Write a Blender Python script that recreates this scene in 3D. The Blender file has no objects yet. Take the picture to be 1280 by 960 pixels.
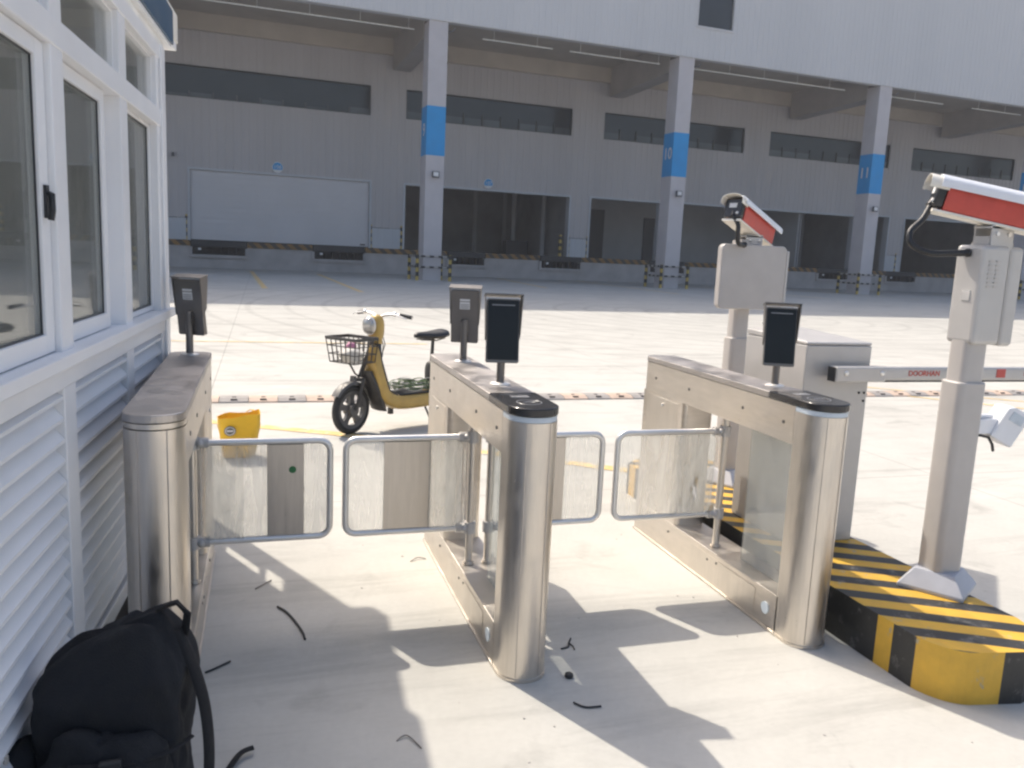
import bpy, bmesh, math, random
from mathutils import Matrix, Vector, Euler, noise
random.seed(7)
R = math.radians
sc = bpy.context.scene
C = sc.collection

# ------------------------------------------------------------------ materials
def new_mat(name):
    m = bpy.data.materials.new(name); m.use_nodes = True
    nt = m.node_tree; b = nt.nodes['Principled BSDF']
    return m, nt, b
def N(nt, t, **k):
    n = nt.nodes.new(t)
    for a, v in k.items(): setattr(n, a, v)
    return n
def pbr(name, col, rough=.5, metal=0., var=.12, scale=6., bump=0., bscale=60., spec=.5, stretch=None, coat=0., alpha=None):
    """base colour with a soft noise variation, roughness variation and optional bump"""
    m, nt, b = new_mat(name)
    tc = N(nt, 'ShaderNodeTexCoord'); mp = N(nt, 'ShaderNodeMapping')
    nt.links.new(tc.outputs['Object'], mp.inputs[0])
    if stretch: mp.inputs['Scale'].default_value = stretch
    nz = N(nt, 'ShaderNodeTexNoise'); nz.inputs['Scale'].default_value = scale; nz.inputs['Detail'].default_value = 6
    nz.inputs['Roughness'].default_value = .6
    nt.links.new(mp.outputs[0], nz.inputs['Vector'])
    rp = N(nt, 'ShaderNodeMapRange'); rp.inputs[1].default_value = .3; rp.inputs[2].default_value = .7
    rp.inputs[3].default_value = 1 - var; rp.inputs[4].default_value = 1 + var
    nt.links.new(nz.outputs['Fac'], rp.inputs[0])
    mx = N(nt, 'ShaderNodeVectorMath', operation='SCALE'); mx.inputs[0].default_value = col[:3]
    nt.links.new(rp.outputs[0], mx.inputs['Scale']); nt.links.new(mx.outputs[0], b.inputs['Base Color'])
    r2 = N(nt, 'ShaderNodeMapRange'); r2.inputs[1].default_value = .3; r2.inputs[2].default_value = .7
    r2.inputs[3].default_value = max(.02, rough * .85); r2.inputs[4].default_value = min(1, rough * 1.18)
    nt.links.new(nz.outputs['Fac'], r2.inputs[0]); nt.links.new(r2.outputs[0], b.inputs['Roughness'])
    if metal >= 1:      # hand smudges and wiped patches
        n3 = N(nt, 'ShaderNodeTexNoise'); n3.inputs['Scale'].default_value = 5; n3.inputs['Detail'].default_value = 7; n3.inputs['Roughness'].default_value = .68; n3.inputs['Distortion'].default_value = .8
        nt.links.new(tc.outputs['Object'], n3.inputs['Vector'])
        r3 = N(nt, 'ShaderNodeMapRange'); r3.inputs[1].default_value = .42; r3.inputs[2].default_value = .68; r3.inputs[3].default_value = .88; r3.inputs[4].default_value = 1.32
        nt.links.new(n3.outputs['Fac'], r3.inputs[0]); m3 = N(nt, 'ShaderNodeMath', operation='MULTIPLY'); nt.links.new(r2.outputs[0], m3.inputs[0]); nt.links.new(r3.outputs[0], m3.inputs[1]); nt.links.new(m3.outputs[0], b.inputs['Roughness'])
    b.inputs['Metallic'].default_value = metal; b.inputs['Specular IOR Level'].default_value = spec
    b.inputs['Coat Weight'].default_value = coat
    if bump:
        n2 = N(nt, 'ShaderNodeTexNoise'); n2.inputs['Scale'].default_value = bscale; n2.inputs['Detail'].default_value = 4
        nt.links.new(mp.outputs[0], n2.inputs['Vector'])
        bp = N(nt, 'ShaderNodeBump'); bp.inputs['Strength'].default_value = bump; bp.inputs['Distance'].default_value = .01
        nt.links.new(n2.outputs['Fac'], bp.inputs['Height']); nt.links.new(bp.outputs[0], b.inputs['Normal'])
    return m
M = {}
M['steel'] = pbr('brushed_steel', (.66, .615, .56), .36, 1., .07, 5, .03, 40, stretch=(14, 14, 1.2))
M['steel_top'] = pbr('satin_steel_sheet', (.50, .47, .45), .42, 1., .10, 7, .03, 60)
M['steel_side'] = pbr('steel_sheet', (.68, .63, .57), .36, 1., .08, 6, .03, 30, stretch=(1, 1, 8))
M['chrome'] = pbr('polished_tube', (.80, .785, .765), .42, .8, .06, 10)
M['dark_metal'] = pbr('bronze_grey_metal', (.205, .192, .183), .42, .75, .08, 10)
M['black_gloss'] = pbr('black_glass', (.012, .013, .014), .1, 0, .1, 5, spec=.3)
M['black_cap'] = pbr('black_acrylic_cap', (.03, .03, .032), .16, 0, .2, 8)
M['black'] = pbr('black_plastic', (.022, .023, .026), .45, 0, .15, 20, .1, 120)
M['rubber'] = pbr('tyre_rubber', (.032, .031, .03), .75, 0, .2, 15, .2, 90)
M['white'] = pbr('white_coated_aluminium', (.84, .84, .85), .38, 0, .04, 3)
M['white_plastic'] = pbr('white_plastic', (.78, .79, .82), .35, 0, .04, 8)
M['grey_paint'] = pbr('pale_grey_powder_coat', (.48, .465, .455), .42, 0, .05, 9, .04, 300)
M['post_paint'] = pbr('warm_grey_powder_coat', (.49, .46, .435), .4, 0, .05, 9, .04, 300)
M['silver_paint'] = pbr('silver_paint', (.52, .505, .49), .4, .25, .05, 9, .03, 300)
M['red'] = pbr('red_film', (.54, .075, .055), .38, 0, .12, 12)
M['red_text'] = pbr('red_print', (.55, .10, .08), .5)
M['yellow'] = pbr('yellow_paint', (.68, .405, .05), .55, 0, .14, 9, .12, 60)
M['black_paint'] = pbr('black_paint', (.035, .034, .032), .5, 0, .25, 9, .12, 60)
def chip(m, col, lo=.60, hi=.66, scale=14.):
    """worn spots where the bare concrete shows through the paint, plus grey scuffs"""
    nt = m.node_tree; b = nt.nodes['Principled BSDF']; src = b.inputs['Base Color'].links[0].from_socket
    tc = N(nt, 'ShaderNodeTexCoord'); nz = N(nt, 'ShaderNodeTexNoise'); nz.inputs['Scale'].default_value = scale; nz.inputs['Detail'].default_value = 9; nz.inputs['Roughness'].default_value = .72
    nt.links.new(tc.outputs['Object'], nz.inputs['Vector'])
    mr = N(nt, 'ShaderNodeMapRange'); mr.inputs[1].default_value = lo; mr.inputs[2].default_value = hi; nt.links.new(nz.outputs['Fac'], mr.inputs[0])
    mx = N(nt, 'ShaderNodeMix', data_type='RGBA'); mx.inputs[7].default_value = (*col, 1)
    nt.links.new(mr.outputs[0], mx.inputs[0]); nt.links.new(src, mx.inputs[6]); nt.links.new(mx.outputs[2], b.inputs['Base Color'])
chip(M['yellow'], (.42, .36, .25)); chip(M['black_paint'], (.16, .155, .145), .56, .68)
M['yellow_line'] = pbr('worn_line_paint', (.70, .50, .19), .7, 0, .25, 5, .1, 60)
chip(M['yellow_line'], (.52, .50, .46), .50, .62, 9.)
M['bag_yellow'] = pbr('yellow_bag_plastic', (.72, .43, .015), .45, 0, .1, 8, .2, 25)
M['bike_yellow'] = pbr('mustard_bike_paint', (.50, .325, .08), .38, 0, .14, 7, coat=.3)
M['bike_dark'] = pbr('dark_bike_metal', (.07, .065, .06), .5, .2, .2, 15)
M['bike_grey'] = pbr('grey_bike_alloy', (.13, .125, .12), .5, .3, .15, 15)
M['headlamp'] = pbr('lamp_lens', (.46, .45, .43), .12, .55, .1, 15)
M['green_wire'] = pbr('green_wire', (.10, .16, .06), .5)
M['pale_wire'] = pbr('pale_wire', (.52, .50, .44), .5)
M['pink'] = pbr('pink_bag', (.58, .24, .36), .6)
M['paper'] = pbr('pale_paper', (.60, .58, .54), .8)
M['cover_grey'] = pbr('grey_plastic_cover', (.47, .48, .52), .45, 0, .08, 10)
M['label'] = pbr('label_paper', (.72, .72, .72), .6)
M['print'] = pbr('grey_print', (.22, .22, .23), .7)
M['wing_strip'] = pbr('brushed_wing_plate', (.54, .50, .455), .32, .98, .1, 4, .05, 30, stretch=(14, 14, 1.2))
M['green'] = pbr('green_sticker', (.03, .18, .06), .6)
M['led'] = pbr('frosted_band', (.56, .63, .70), .3)
M['icon'] = pbr('icon_print', (.28, .28, .29), .3)
M['fabric'] = pbr('black_nylon', (.0125, .0138, .0175), .8, 0, .3, 14, .6, 260)
M['webbing'] = pbr('black_webbing', (.013, .013, .015), .8, 0, .3, 40, .5, 400)
M['blue_roof'] = pbr('dark_blue_roof_edge', (.035, .085, .15), .4, 0, .1, 5)
M['trim_cream'] = pbr('cream_trim', (.78, .74, .66), .5)
M['ceiling_white'] = pbr('booth_ceiling', (.86, .86, .84), .7)
M['booth_inside'] = pbr('booth_inner_panel', (.85, .84, .82), .7)
M['desk'] = pbr('desk_laminate', (.42, .40, .38), .5)
# warehouse
M['cladding'] = pbr('grey_cladding', (.46, .44, .445), .5, 0, .07, .5, .03, 20, stretch=(1, 1, .12))
M['fascia'] = pbr('light_cladding', (.585, .58, .585), .5, 0, .04, .35, stretch=(1, 1, .10))
M['soffit'] = pbr('concrete_soffit', (.46, .41, .35), .8, 0, .12, .6)
M['edge_beam'] = pbr('edge_beam_concrete', (.47, .42, .36), .8, 0, .10, .6)
M['beam'] = pbr('concrete_beam', (.40, .37, .345), .8, 0, .10, .8)
M['column'] = pbr('column_paint', (.54, .51, .515), .7, 0, .06, 1.2, .1, 12)
M['blue'] = pbr('blue_band_paint', (.012, .30, .66), .5, 0, .06, 1.5)
M['dock'] = pbr('dock_concrete', (.44, .41, .395), .85, 0, .14, 1.2, .15, 12)
M['door'] = pbr('sectional_door', (.60, .59, .605), .5, 0, .04, .5)
M['wainscot'] = pbr('lower_cladding', (.49, .51, .54), .5, 0, .04, .5)
M['pit'] = pbr('leveler_steel', (.045, .047, .05), .6, .2, .2, 3)
M['bumper'] = pbr('bumper_rubber', (.03, .03, .03), .8)
M['room'] = pbr('room_wall', (.40, .405, .41), .8, 0, .1, .5)
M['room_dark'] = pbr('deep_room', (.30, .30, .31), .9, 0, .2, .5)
M['inner_door'] = pbr('inner_door', (.06, .062, .068), .6)
M['tube_white'] = pbr('light_tube', (.80, .80, .78), .3)
M['win_frame'] = pbr('dark_window_frame', (.05, .053, .058), .4)
M['fence_grey'] = pbr('lamp_housing', (.10, .10, .105), .4)

def glass_mat(name, tint, refl=1.0, rough=.02, film=0., fscale=8., fcol=(.95, .95, .93)):
    """thin sheet: lets light through, fresnel reflection, optional cloudy film"""
    m = bpy.data.materials.new(name); m.use_nodes = True; nt = m.node_tree; nt.nodes.clear()
    out = N(nt, 'ShaderNodeOutputMaterial'); tr = N(nt, 'ShaderNodeBsdfTransparent'); gl = N(nt, 'ShaderNodeBsdfGlossy')
    tr.inputs[0].default_value = (*tint, 1); gl.inputs['Roughness'].default_value = rough
    fr = N(nt, 'ShaderNodeFresnel'); fr.inputs[0].default_value = 1.5
    ml = N(nt, 'ShaderNodeMath', operation='MULTIPLY'); ml.inputs[1].default_value = refl; ml.use_clamp = True
    nt.links.new(fr.outputs[0], ml.inputs[0])
    mx = N(nt, 'ShaderNodeMixShader'); nt.links.new(ml.outputs[0], mx.inputs[0]); nt.links.new(tr.outputs[0], mx.inputs[1]); nt.links.new(gl.outputs[0], mx.inputs[2])
    last = mx
    if film:
        tc = N(nt, 'ShaderNodeTexCoord'); mp = N(nt, 'ShaderNodeMapping'); mp.inputs['Scale'].default_value = (2.2, 1, .3)
        mp.inputs['Rotation'].default_value = (0, .35, 0)
        nt.links.new(tc.outputs['Object'], mp.inputs[0])
        nz = N(nt, 'ShaderNodeTexNoise'); nz.inputs['Scale'].default_value = fscale; nz.inputs['Detail'].default_value = 8
        nz.inputs['Distortion'].default_value = 1.6
        nt.links.new(mp.outputs[0], nz.inputs['Vector'])
        mr = N(nt, 'ShaderNodeMapRange'); mr.inputs[1].default_value = .38; mr.inputs[2].default_value = .72
        mr.inputs[3].default_value = film * .72; mr.inputs[4].default_value = min(.9, film * 1.35)
        nt.links.new(nz.outputs['Fac'], mr.inputs[0])
        df = N(nt, 'ShaderNodeBsdfDiffuse'); df.inputs[0].default_value = (*fcol, 1)
        tl = N(nt, 'ShaderNodeBsdfTranslucent'); tl.inputs[0].default_value = (*fcol, 1)
        m2 = N(nt, 'ShaderNodeMixShader'); m2.inputs[0].default_value = .72
        nt.links.new(df.outputs[0], m2.inputs[1]); nt.links.new(tl.outputs[0], m2.inputs[2])
        m3 = N(nt, 'ShaderNodeMixShader'); nt.links.new(mr.outputs[0], m3.inputs[0]); nt.links.new(mx.outputs[0], m3.inputs[1]); nt.links.new(m2.outputs[0], m3.inputs[2])
        bp = N(nt, 'ShaderNodeBump'); bp.inputs['Strength'].default_value = .5; bp.inputs['Distance'].default_value = .01
        nt.links.new(nz.outputs['Fac'], bp.inputs['Height'])
        if film > .1: nt.links.new(bp.outputs[0], gl.inputs['Normal'])
        last = m3
    nt.links.new(last.outputs[0], out.inputs[0])
    return m
M['glass'] = glass_mat('window_glass', (.95, .97, .97), .80, .012, .06, 3)  # faint cloudy film added to brighten the dark panes
M['film_panel'] = glass_mat('film_wrapped_acrylic', (.93, .93, .92), 1.0, .10, .28, 9)
M['panel_glass'] = glass_mat('dusty_panel_glass', (.90, .92, .91), .45, .05, .16, 6)
M['dark_glass'] = pbr('dark_window_glass', (.022, .028, .034), .12, 0, .15, .6)
M['mid_glass'] = pbr('lower_window_glass', (.075, .088, .10), .15, 0, .25, .4)

def hazard_mat(name, a, b, freq, axis=(1, 0, 1), rough=.6):
    m, nt, bs = new_mat(name)
    tc = N(nt, 'ShaderNodeTexCoord'); d = N(nt, 'ShaderNodeVectorMath', operation='DOT_PRODUCT'); d.inputs[1].default_value = axis
    nt.links.new(tc.outputs['Object'], d.inputs[0])
    mu = N(nt, 'ShaderNodeMath', operation='MULTIPLY'); mu.inputs[1].default_value = freq; nt.links.new(d.outputs['Value'], mu.inputs[0])
    fr = N(nt, 'ShaderNodeMath', operation='FRACT'); nt.links.new(mu.outputs[0], fr.inputs[0])
    gt = N(nt, 'ShaderNodeMath', operation='GREATER_THAN'); gt.inputs[1].default_value = .5; nt.links.new(fr.outputs[0], gt.inputs[0])
    nz = N(nt, 'ShaderNodeTexNoise'); nz.inputs['Scale'].default_value = 3; nz.inputs['Detail'].default_value = 6; nt.links.new(tc.outputs['Object'], nz.inputs['Vector'])
    mx = N(nt, 'ShaderNodeMix', data_type='RGBA'); mx.inputs[6].default_value = (*a, 1); mx.inputs[7].default_value = (*b, 1)
    nt.links.new(gt.outputs[0], mx.inputs[0])
    m2 = N(nt, 'ShaderNodeMix', data_type='RGBA', blend_type='MULTIPLY'); m2.inputs[0].default_value = .5
    nt.links.new(mx.outputs[2], m2.inputs[6]); nt.links.new(nz.outputs['Color'], m2.inputs[7]); 
    rp = N(nt, 'ShaderNodeValToRGB'); rp.color_ramp.elements[0].color = (.6, .6, .6, 1); rp.color_ramp.elements[0].position = .3
    rp.color_ramp.elements[1].position = .7
    nt.links.new(nz.outputs['Fac'], rp.inputs[0]); nt.links.new(rp.outputs[0], m2.inputs[7])
    nt.links.new(m2.outputs[2], bs.inputs['Base Color']); bs.inputs['Roughness'].default_value = rough
    return m
M['hazard'] = hazard_mat('dock_edge_hazard', (.30, .165, .05), (.085, .065, .05), 1.6)
M['hazard_post'] = hazard_mat('post_hazard_bands', (.55, .40, .10), (.035, .033, .03), 2.3, (0, 0, 1))
M['hazard_rail'] = hazard_mat('rail_hazard_bands', (.45, .42, .38), (.035, .033, .03), 2.2, (1, 1, 0))

JY = 4.83
def ground_mat():
    m, nt, b = new_mat('yard_concrete')
    tc = N(nt, 'ShaderNodeTexCoord'); co = tc.outputs['Object']
    def noise_(scale, detail=6, rough=.6, st=None, dist=0):
        n = N(nt, 'ShaderNodeTexNoise'); n.inputs['Scale'].default_value = scale; n.inputs['Detail'].default_value = detail
        n.inputs['Roughness'].default_value = rough; n.inputs['Distortion'].default_value = dist
        if st:
            mp = N(nt, 'ShaderNodeMapping'); mp.inputs['Scale'].default_value = st; nt.links.new(co, mp.inputs[0]); nt.links.new(mp.outputs[0], n.inputs['Vector'])
        else: nt.links.new(co, n.inputs['Vector'])
        return n.outputs['Fac']
    def rng(s, a, c, lo, hi):
        n = N(nt, 'ShaderNodeMapRange'); n.inputs[1].default_value = a; n.inputs[2].default_value = c; n.inputs[3].default_value = lo; n.inputs[4].default_value = hi
        nt.links.new(s, n.inputs[0]); return n.outputs[0]
    def mul(a, c):
        n = N(nt, 'ShaderNodeMath', operation='MULTIPLY'); nt.links.new(a, n.inputs[0]); nt.links.new(c, n.inputs[1]); return n.outputs[0]
    f = rng(noise_(.35, 5), .3, .7, .91, 1.06)
    f = mul(f, rng(noise_(2.4, 8, .65), .3, .7, .93, 1.05))
    f = mul(f, rng(noise_(38, 4), .3, .7, .965, 1.03))
    f = mul(f, rng(noise_(1.1, 7, .7, (.32, 2.4, 1), .5), .52, .68, 1.0, .78))      # broom streaks along x
    f = mul(f, rng(noise_(1.6, 5, .6, None, 1.2), .58, .72, 1.0, .82))            # damp / dusty patches
    f = mul(f, rng(noise_(9, 6, .7), .66, .72, 1.0, .86))                          # small specks of dirt
    f = mul(f, rng(noise_(.55, 4, .5, None, .6), .60, .66, 1.0, .93))
    f = mul(f, rng(noise_(3.1, 9, .75, (1.6, .5, 1), .8), .63, .69, 1.0, .80))     # scuffed dirt
    # tyre sweep marks far out in the yard
    w = N(nt, 'ShaderNodeTexWave', wave_type='RINGS', rings_direction='Z'); w.inputs['Scale'].default_value = .34; w.inputs['Distortion'].default_value = 2.2; w.inputs['Detail'].default_value = 2; w.inputs['Detail Scale'].default_value = .2
    mp = N(nt, 'ShaderNodeMapping'); mp.inputs['Location'].default_value = (-14, -21, 0); nt.links.new(co, mp.inputs[0]); nt.links.new(mp.outputs[0], w.inputs['Vector'])
    wm = rng(w.outputs['Fac'], .90, .985, 1.0, .88)
    sep = N(nt, 'ShaderNodeSeparateXYZ'); nt.links.new(co, sep.inputs[0])
    far = rng(sep.outputs['Y'], 9.5, 13, 0, 1)
    one = N(nt, 'ShaderNodeMix', data_type='FLOAT'); one.inputs[2].default_value = 1.0
    nt.links.new(far, one.inputs[0]); nt.links.new(wm, one.inputs[3])
    f = mul(f, one.outputs[0])
    # sawn joints
    def joint(sock, period, off, wd):
        a = N(nt, 'ShaderNodeMath', operation='ADD'); a.inputs[1].default_value = off + 1000 * period; nt.links.new(sock, a.inputs[0])
        d = N(nt, 'ShaderNodeMath', operation='MODULO'); d.inputs[1].default_value = period; nt.links.new(a.outputs[0], d.inputs[0])
        l = N(nt, 'ShaderNodeMath', operation='LESS_THAN'); l.inputs[1].default_value = wd; nt.links.new(d.outputs[0], l.inputs[0])
        return rng(l.outputs[0], 0, 1, 1, .62)
    f = mul(f, joint(sep.outputs['Y'], 4.6, -JY, .010)); f = mul(f, joint(sep.outputs['X'], 5.4, -4.9, .010))
    sc_ = N(nt, 'ShaderNodeVectorMath', operation='SCALE'); sc_.inputs[0].default_value = (.52, .507, .468)
    nt.links.new(f, sc_.inputs['Scale']); nt.links.new(sc_.outputs[0], b.inputs['Base Color'])
    b.inputs['Roughness'].default_value = .82; b.inputs['Specular IOR Level'].default_value = .3
    bp = N(nt, 'ShaderNodeBump'); bp.inputs['Strength'].default_value = .25; bp.inputs['Distance'].default_value = .004
    nt.links.new(noise_(70, 5), bp.inputs['Height']); nt.links.new(bp.outputs[0], b.inputs['Normal'])
    return m
M['ground'] = ground_mat()

# ------------------------------------------------------------------ mesh helper
class MB:
    def __init__(s): s.v = []; s.f = []; s.mi = []
    def add(s, vs, fs, T=None, mi=0):
        o = len(s.v)
        for p in vs:
            p = Vector(p)
            if T is not None: p = T @ p
            s.v.append(tuple(p))
        for f in fs: s.f.append(tuple(i + o for i in f)); s.mi.append(mi)
        return s
    def box(s, x0, x1, y0, y1, z0, z1, T=None, mi=0):
        v = [(x, y, z) for z in (z0, z1) for y in (y0, y1) for x in (x0, x1)]
        return s.add(v, [(0, 2, 3, 1), (4, 5, 7, 6), (0, 1, 5, 4), (2, 6, 7, 3), (0, 4, 6, 2), (1, 3, 7, 5)], T, mi)
    def prism(s, pts, a, b, axis='z', T=None, mi=0):
        n = len(pts)
        def mk(p, h):
            return {'z': (p[0], p[1], h), 'y': (p[0], h, p[1]), 'x': (h, p[0], p[1])}[axis]
        v = [mk(p, a) for p in pts] + [mk(p, b) for p in pts]
        f = [tuple(range(n))[::-1], tuple(range(n, 2 * n))] + [(i, (i + 1) % n, n + (i + 1) % n, n + i) for i in range(n)]
        return s.add(v, f, T, mi)
    def loft(s, rings, cap=True, T=None, closed=True, mi=0):
        n = len(rings[0]); v = [p for r in rings for p in r]; f = []
        for k in range(len(rings) - 1):
            for i in range(n if closed else n - 1):
                j = (i + 1) % n
                f.append((k * n + i, k * n + j, (k + 1) * n + j, (k + 1) * n + i))
        if cap and closed:
            f.append(tuple(range(n))[::-1]); f.append(tuple(range((len(rings) - 1) * n, len(rings) * n)))
        return s.add(v, f, T, mi)
    def tube(s, pts, r, n=10, T=None, closed=False, flat=1.0, mi=0):
        P = [Vector(p) for p in pts]; rs = r if isinstance(r, (list, tuple)) else [r] * len(P)
        rings = []; up = None; m = len(P)
        for i, p in enumerate(P):
            if closed: d = P[(i + 1) % m] - P[i - 1]
            else: d = (P[min(i + 1, m - 1)] - P[max(i - 1, 0)])
            d.normalize()
            if up is None:
                up = Vector((0, 0, 1)) if abs(d.z) < .9 else Vector((0, 1, 0))
            sd = d.cross(up); 
            if sd.length < 1e-6: sd = d.orthogonal()
            sd.normalize(); up = sd.cross(d).normalized()
            rings.append([tuple(p + (sd * math.cos(2 * math.pi * k / n) + up * math.sin(2 * math.pi * k / n) * flat) * rs[i]) for k in range(n)])
        if closed:
            rings.append(rings[0]); return s.loft(rings, False, T, mi=mi)
        return s.loft(rings, True, T, mi=mi)
    def cyl(s, p0, p1, r0, r1=None, n=20, T=None, mi=0):
        return s.tube([p0, p1], [r0, r0 if r1 is None else r1], n, T, mi=mi)
    def lathe(s, prof, n=28, T=None, mi=0):
        rings = [[(r * math.cos(2 * math.pi * k / n), r * math.sin(2 * math.pi * k / n), z) for k in range(n)] for r, z in prof]
        return s.loft(rings, True, T, mi=mi)
    def blob(s, c, r, e=1.0, n=24, m=14, jit=0., fr=3., T=None, mi=0, seed=0.):
        """super-ellipsoid with noise"""
        def pw(a): return math.copysign(abs(a) ** e, a)
        rings = []
        for i in range(m + 1):
            a = -math.pi / 2 + math.pi * i / m; a = max(-math.pi / 2 + .02, min(math.pi / 2 - .02, a)); ring = []
            for k in range(n):
                b = 2 * math.pi * k / n
                p = Vector((pw(math.cos(a)) * pw(math.cos(b)) * r[0], pw(math.cos(a)) * pw(math.sin(b)) * r[1], pw(math.sin(a)) * r[2]))
                if jit:
                    q = 1 + jit * noise.noise((p + Vector((seed, seed, seed))) * fr) + .4 * jit * noise.noise((p + Vector((seed, 3, seed))) * fr * 3)
                    p = p * q
                ring.append(tuple(p + Vector(c)))
            rings.append(ring)
        return s.loft(rings, True, T, mi=mi)
    def xf(s, T):
        s.v = [tuple(T @ Vector(p)) for p in s.v]; return s

def mesh_obj(name, mb, mats, parent=None, smooth=False, bevel=0., segs=2, root=None):
    me = bpy.data.meshes.new(name)
    vs = mb.v
    if root is not None:
        inv = root.matrix_basis.inverted(); vs = [tuple(inv @ Vector(p)) for p in vs]
    me.from_pydata(vs, [], mb.f)
    bm = bmesh.new(); bm.from_mesh(me); bmesh.ops.recalc_face_normals(bm, faces=bm.faces); bm.to_mesh(me); bm.free()
    if not isinstance(mats, (list, tuple)): mats = [mats]
    for m in mats: me.materials.append(M[m] if isinstance(m, str) else m)
    for p, i in zip(me.polygons, mb.mi): p.material_index = i
    o = bpy.data.objects.new(name, me); C.objects.link(o)
    if parent is not None: o.parent = parent
    if smooth:
        for p in me.polygons: p.use_smooth = True
        me.set_sharp_from_angle(angle=R(38))
    if bevel:
        bv = o.modifiers.new('Bevel', 'BEVEL'); bv.width = bevel; bv.segments = segs; bv.limit_method = 'ANGLE'; bv.angle_limit = R(35)
    return o
def islands(mb, tol=.006):
    """split a mesh builder into its separate pieces (pieces whose boxes touch stay together)"""
    n = len(mb.v); par = list(range(n))
    def fd(i):
        while par[i] != i: par[i] = par[par[i]]; i = par[i]
        return i
    for f in mb.f:
        for i in f[1:]: par[fd(f[0])] = fd(i)
    grp = {}
    for f, m in zip(mb.f, mb.mi): grp.setdefault(fd(f[0]), []).append((f, m))
    L = []
    for k, fs in grp.items():
        P = [mb.v[i] for f, m in fs for i in f]
        L.append([fs, [min(p[a] for p in P) for a in range(3)], [max(p[a] for p in P) for a in range(3)]])
    ch = True
    while ch:
        ch = False
        for i in range(len(L)):
            for j in range(len(L) - 1, i, -1):
                if all(L[i][1][a] <= L[j][2][a] + tol and L[j][1][a] <= L[i][2][a] + tol for a in range(3)):
                    L[i][0] += L[j][0]; L[i][1] = [min(x, y) for x, y in zip(L[i][1], L[j][1])]; L[i][2] = [max(x, y) for x, y in zip(L[i][2], L[j][2])]
                    L.pop(j); ch = True
    out = []
    for fs, a, b in L:
        q = MB(); mp = {}
        for f, m in fs:
            for i in f:
                if i not in mp: mp[i] = len(q.v); q.v.append(mb.v[i])
            q.f.append(tuple(mp[i] for i in f)); q.mi.append(m)
        out.append(q)
    return out
def mesh_each(name, mb, mats, parent, **k):
    return [mesh_obj(name, q, mats, parent, **k) for q in islands(mb)]
def thing(name, label, cat, loc=(0, 0, 0), rotz=0., group=None):
    o = bpy.data.objects.new(name, None); C.objects.link(o); o.empty_display_size = .1
    o.matrix_basis = Matrix.Translation(loc) @ Matrix.Rotation(rotz, 4, 'Z')
    tag(o, label, cat, group); return o
def tag(o, label, cat, group=None):
    o['label'] = label; o['category'] = cat
    if group: o['group'] = group
    return o
def structure(o): o['kind'] = 'structure'; return o
def copy_tree(o, parent=None):
    c = o.copy(); C.objects.link(c); c.parent = parent
    for ch in list(o.children): copy_tree(ch, c)
    return c
def text_mesh(name, body, size, mat, parent, T, depth=.0015, bold=0., xscale=1.):
    cu = bpy.data.curves.new(name, 'FONT'); cu.body = body; cu.size = size; cu.extrude = depth; cu.offset = bold
    cu.align_x = 'CENTER'; cu.align_y = 'CENTER'; cu.resolution_u = 3
    tmp = bpy.data.objects.new(name, cu); C.objects.link(tmp)
    dg = bpy.context.evaluated_depsgraph_get(); dg.update()
    me = bpy.data.meshes.new_from_object(tmp.evaluated_get(dg)); bpy.data.objects.remove(tmp)
    me.transform(T @ Matrix.Diagonal((xscale, 1, 1, 1))); me.materials.clear(); me.materials.append(M[mat])
    o = bpy.data.objects.new(name, me); C.objects.link(o); o.parent = parent
    return o
def arc(cx, cy, r, a0, a1, n):
    return [(cx + r * math.cos(R(a0 + (a1 - a0) * i / n)), cy + r * math.sin(R(a0 + (a1 - a0) * i / n))) for i in range(n + 1)]
def rrect(x0, x1, y0, y1, r, n=5):
    return arc(x1 - r, y0 + r, r, -90, 0, n) + arc(x1 - r, y1 - r, r, 0, 90, n) + arc(x0 + r, y1 - r, r, 90, 180, n) + arc(x0 + r, y0 + r, r, 180, 270, n)
TR = Matrix.Translation
def RX(a): return Matrix.Rotation(R(a), 4, 'X')
def RY(a): return Matrix.Rotation(R(a), 4, 'Y')
def RZ(a): return Matrix.Rotation(R(a), 4, 'Z')

# ------------------------------------------------------------------ camera, light, sky
CAMH = 1.521
rows = ((.95600618, -.00346188, .29332608), (-.28993714, -.16315873, .94303536), (.04459404, -.98659376, -.15698448))
cam = bpy.data.cameras.new('Camera'); camo = bpy.data.objects.new('Camera', cam); C.objects.link(camo)
mw = Matrix.Identity(4)
for i in range(3):
    mw[i][0] = rows[i][0]; mw[i][1] = -rows[i][1]; mw[i][2] = -rows[i][2]
mw[2][3] = CAMH
camo.matrix_world = mw
cam.sensor_width = 36; cam.lens = 1020 / 1280 * 36; cam.clip_start = .05; cam.clip_end = 1500
sc.camera = camo
SUN = Vector((.345, -.72, -1.0)).normalized()
sl = bpy.data.lights.new('Sun', 'SUN'); sl.energy = 3.1; sl.angle = R(.6); sl.color = (1, .915, .79)
so = bpy.data.objects.new('Sun', sl); C.objects.link(so); so.rotation_euler = SUN.to_track_quat('-Z', 'Y').to_euler(); so.location = (-10, 20, 30)
w = bpy.data.worlds.new('World'); sc.world = w; w.use_nodes = True
nt = w.node_tree; bg = nt.nodes['Background']
sky = nt.nodes.new('ShaderNodeTexSky'); sky.sky_type = 'NISHITA'; sky.sun_disc = False
sky.sun_elevation = R(51.4); sky.sun_rotation = R(-25.6); sky.dust_density = 4.5; sky.air_density = 1.0; sky.ozone_density = 1.0
nt.links.new(sky.outputs[0], bg.inputs[0]); bg.inputs[1].default_value = .15
sc.view_settings.view_transform = 'Standard'; sc.view_settings.look = 'None'; sc.view_settings.gamma = 1; sc.view_settings.exposure = .55
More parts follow.
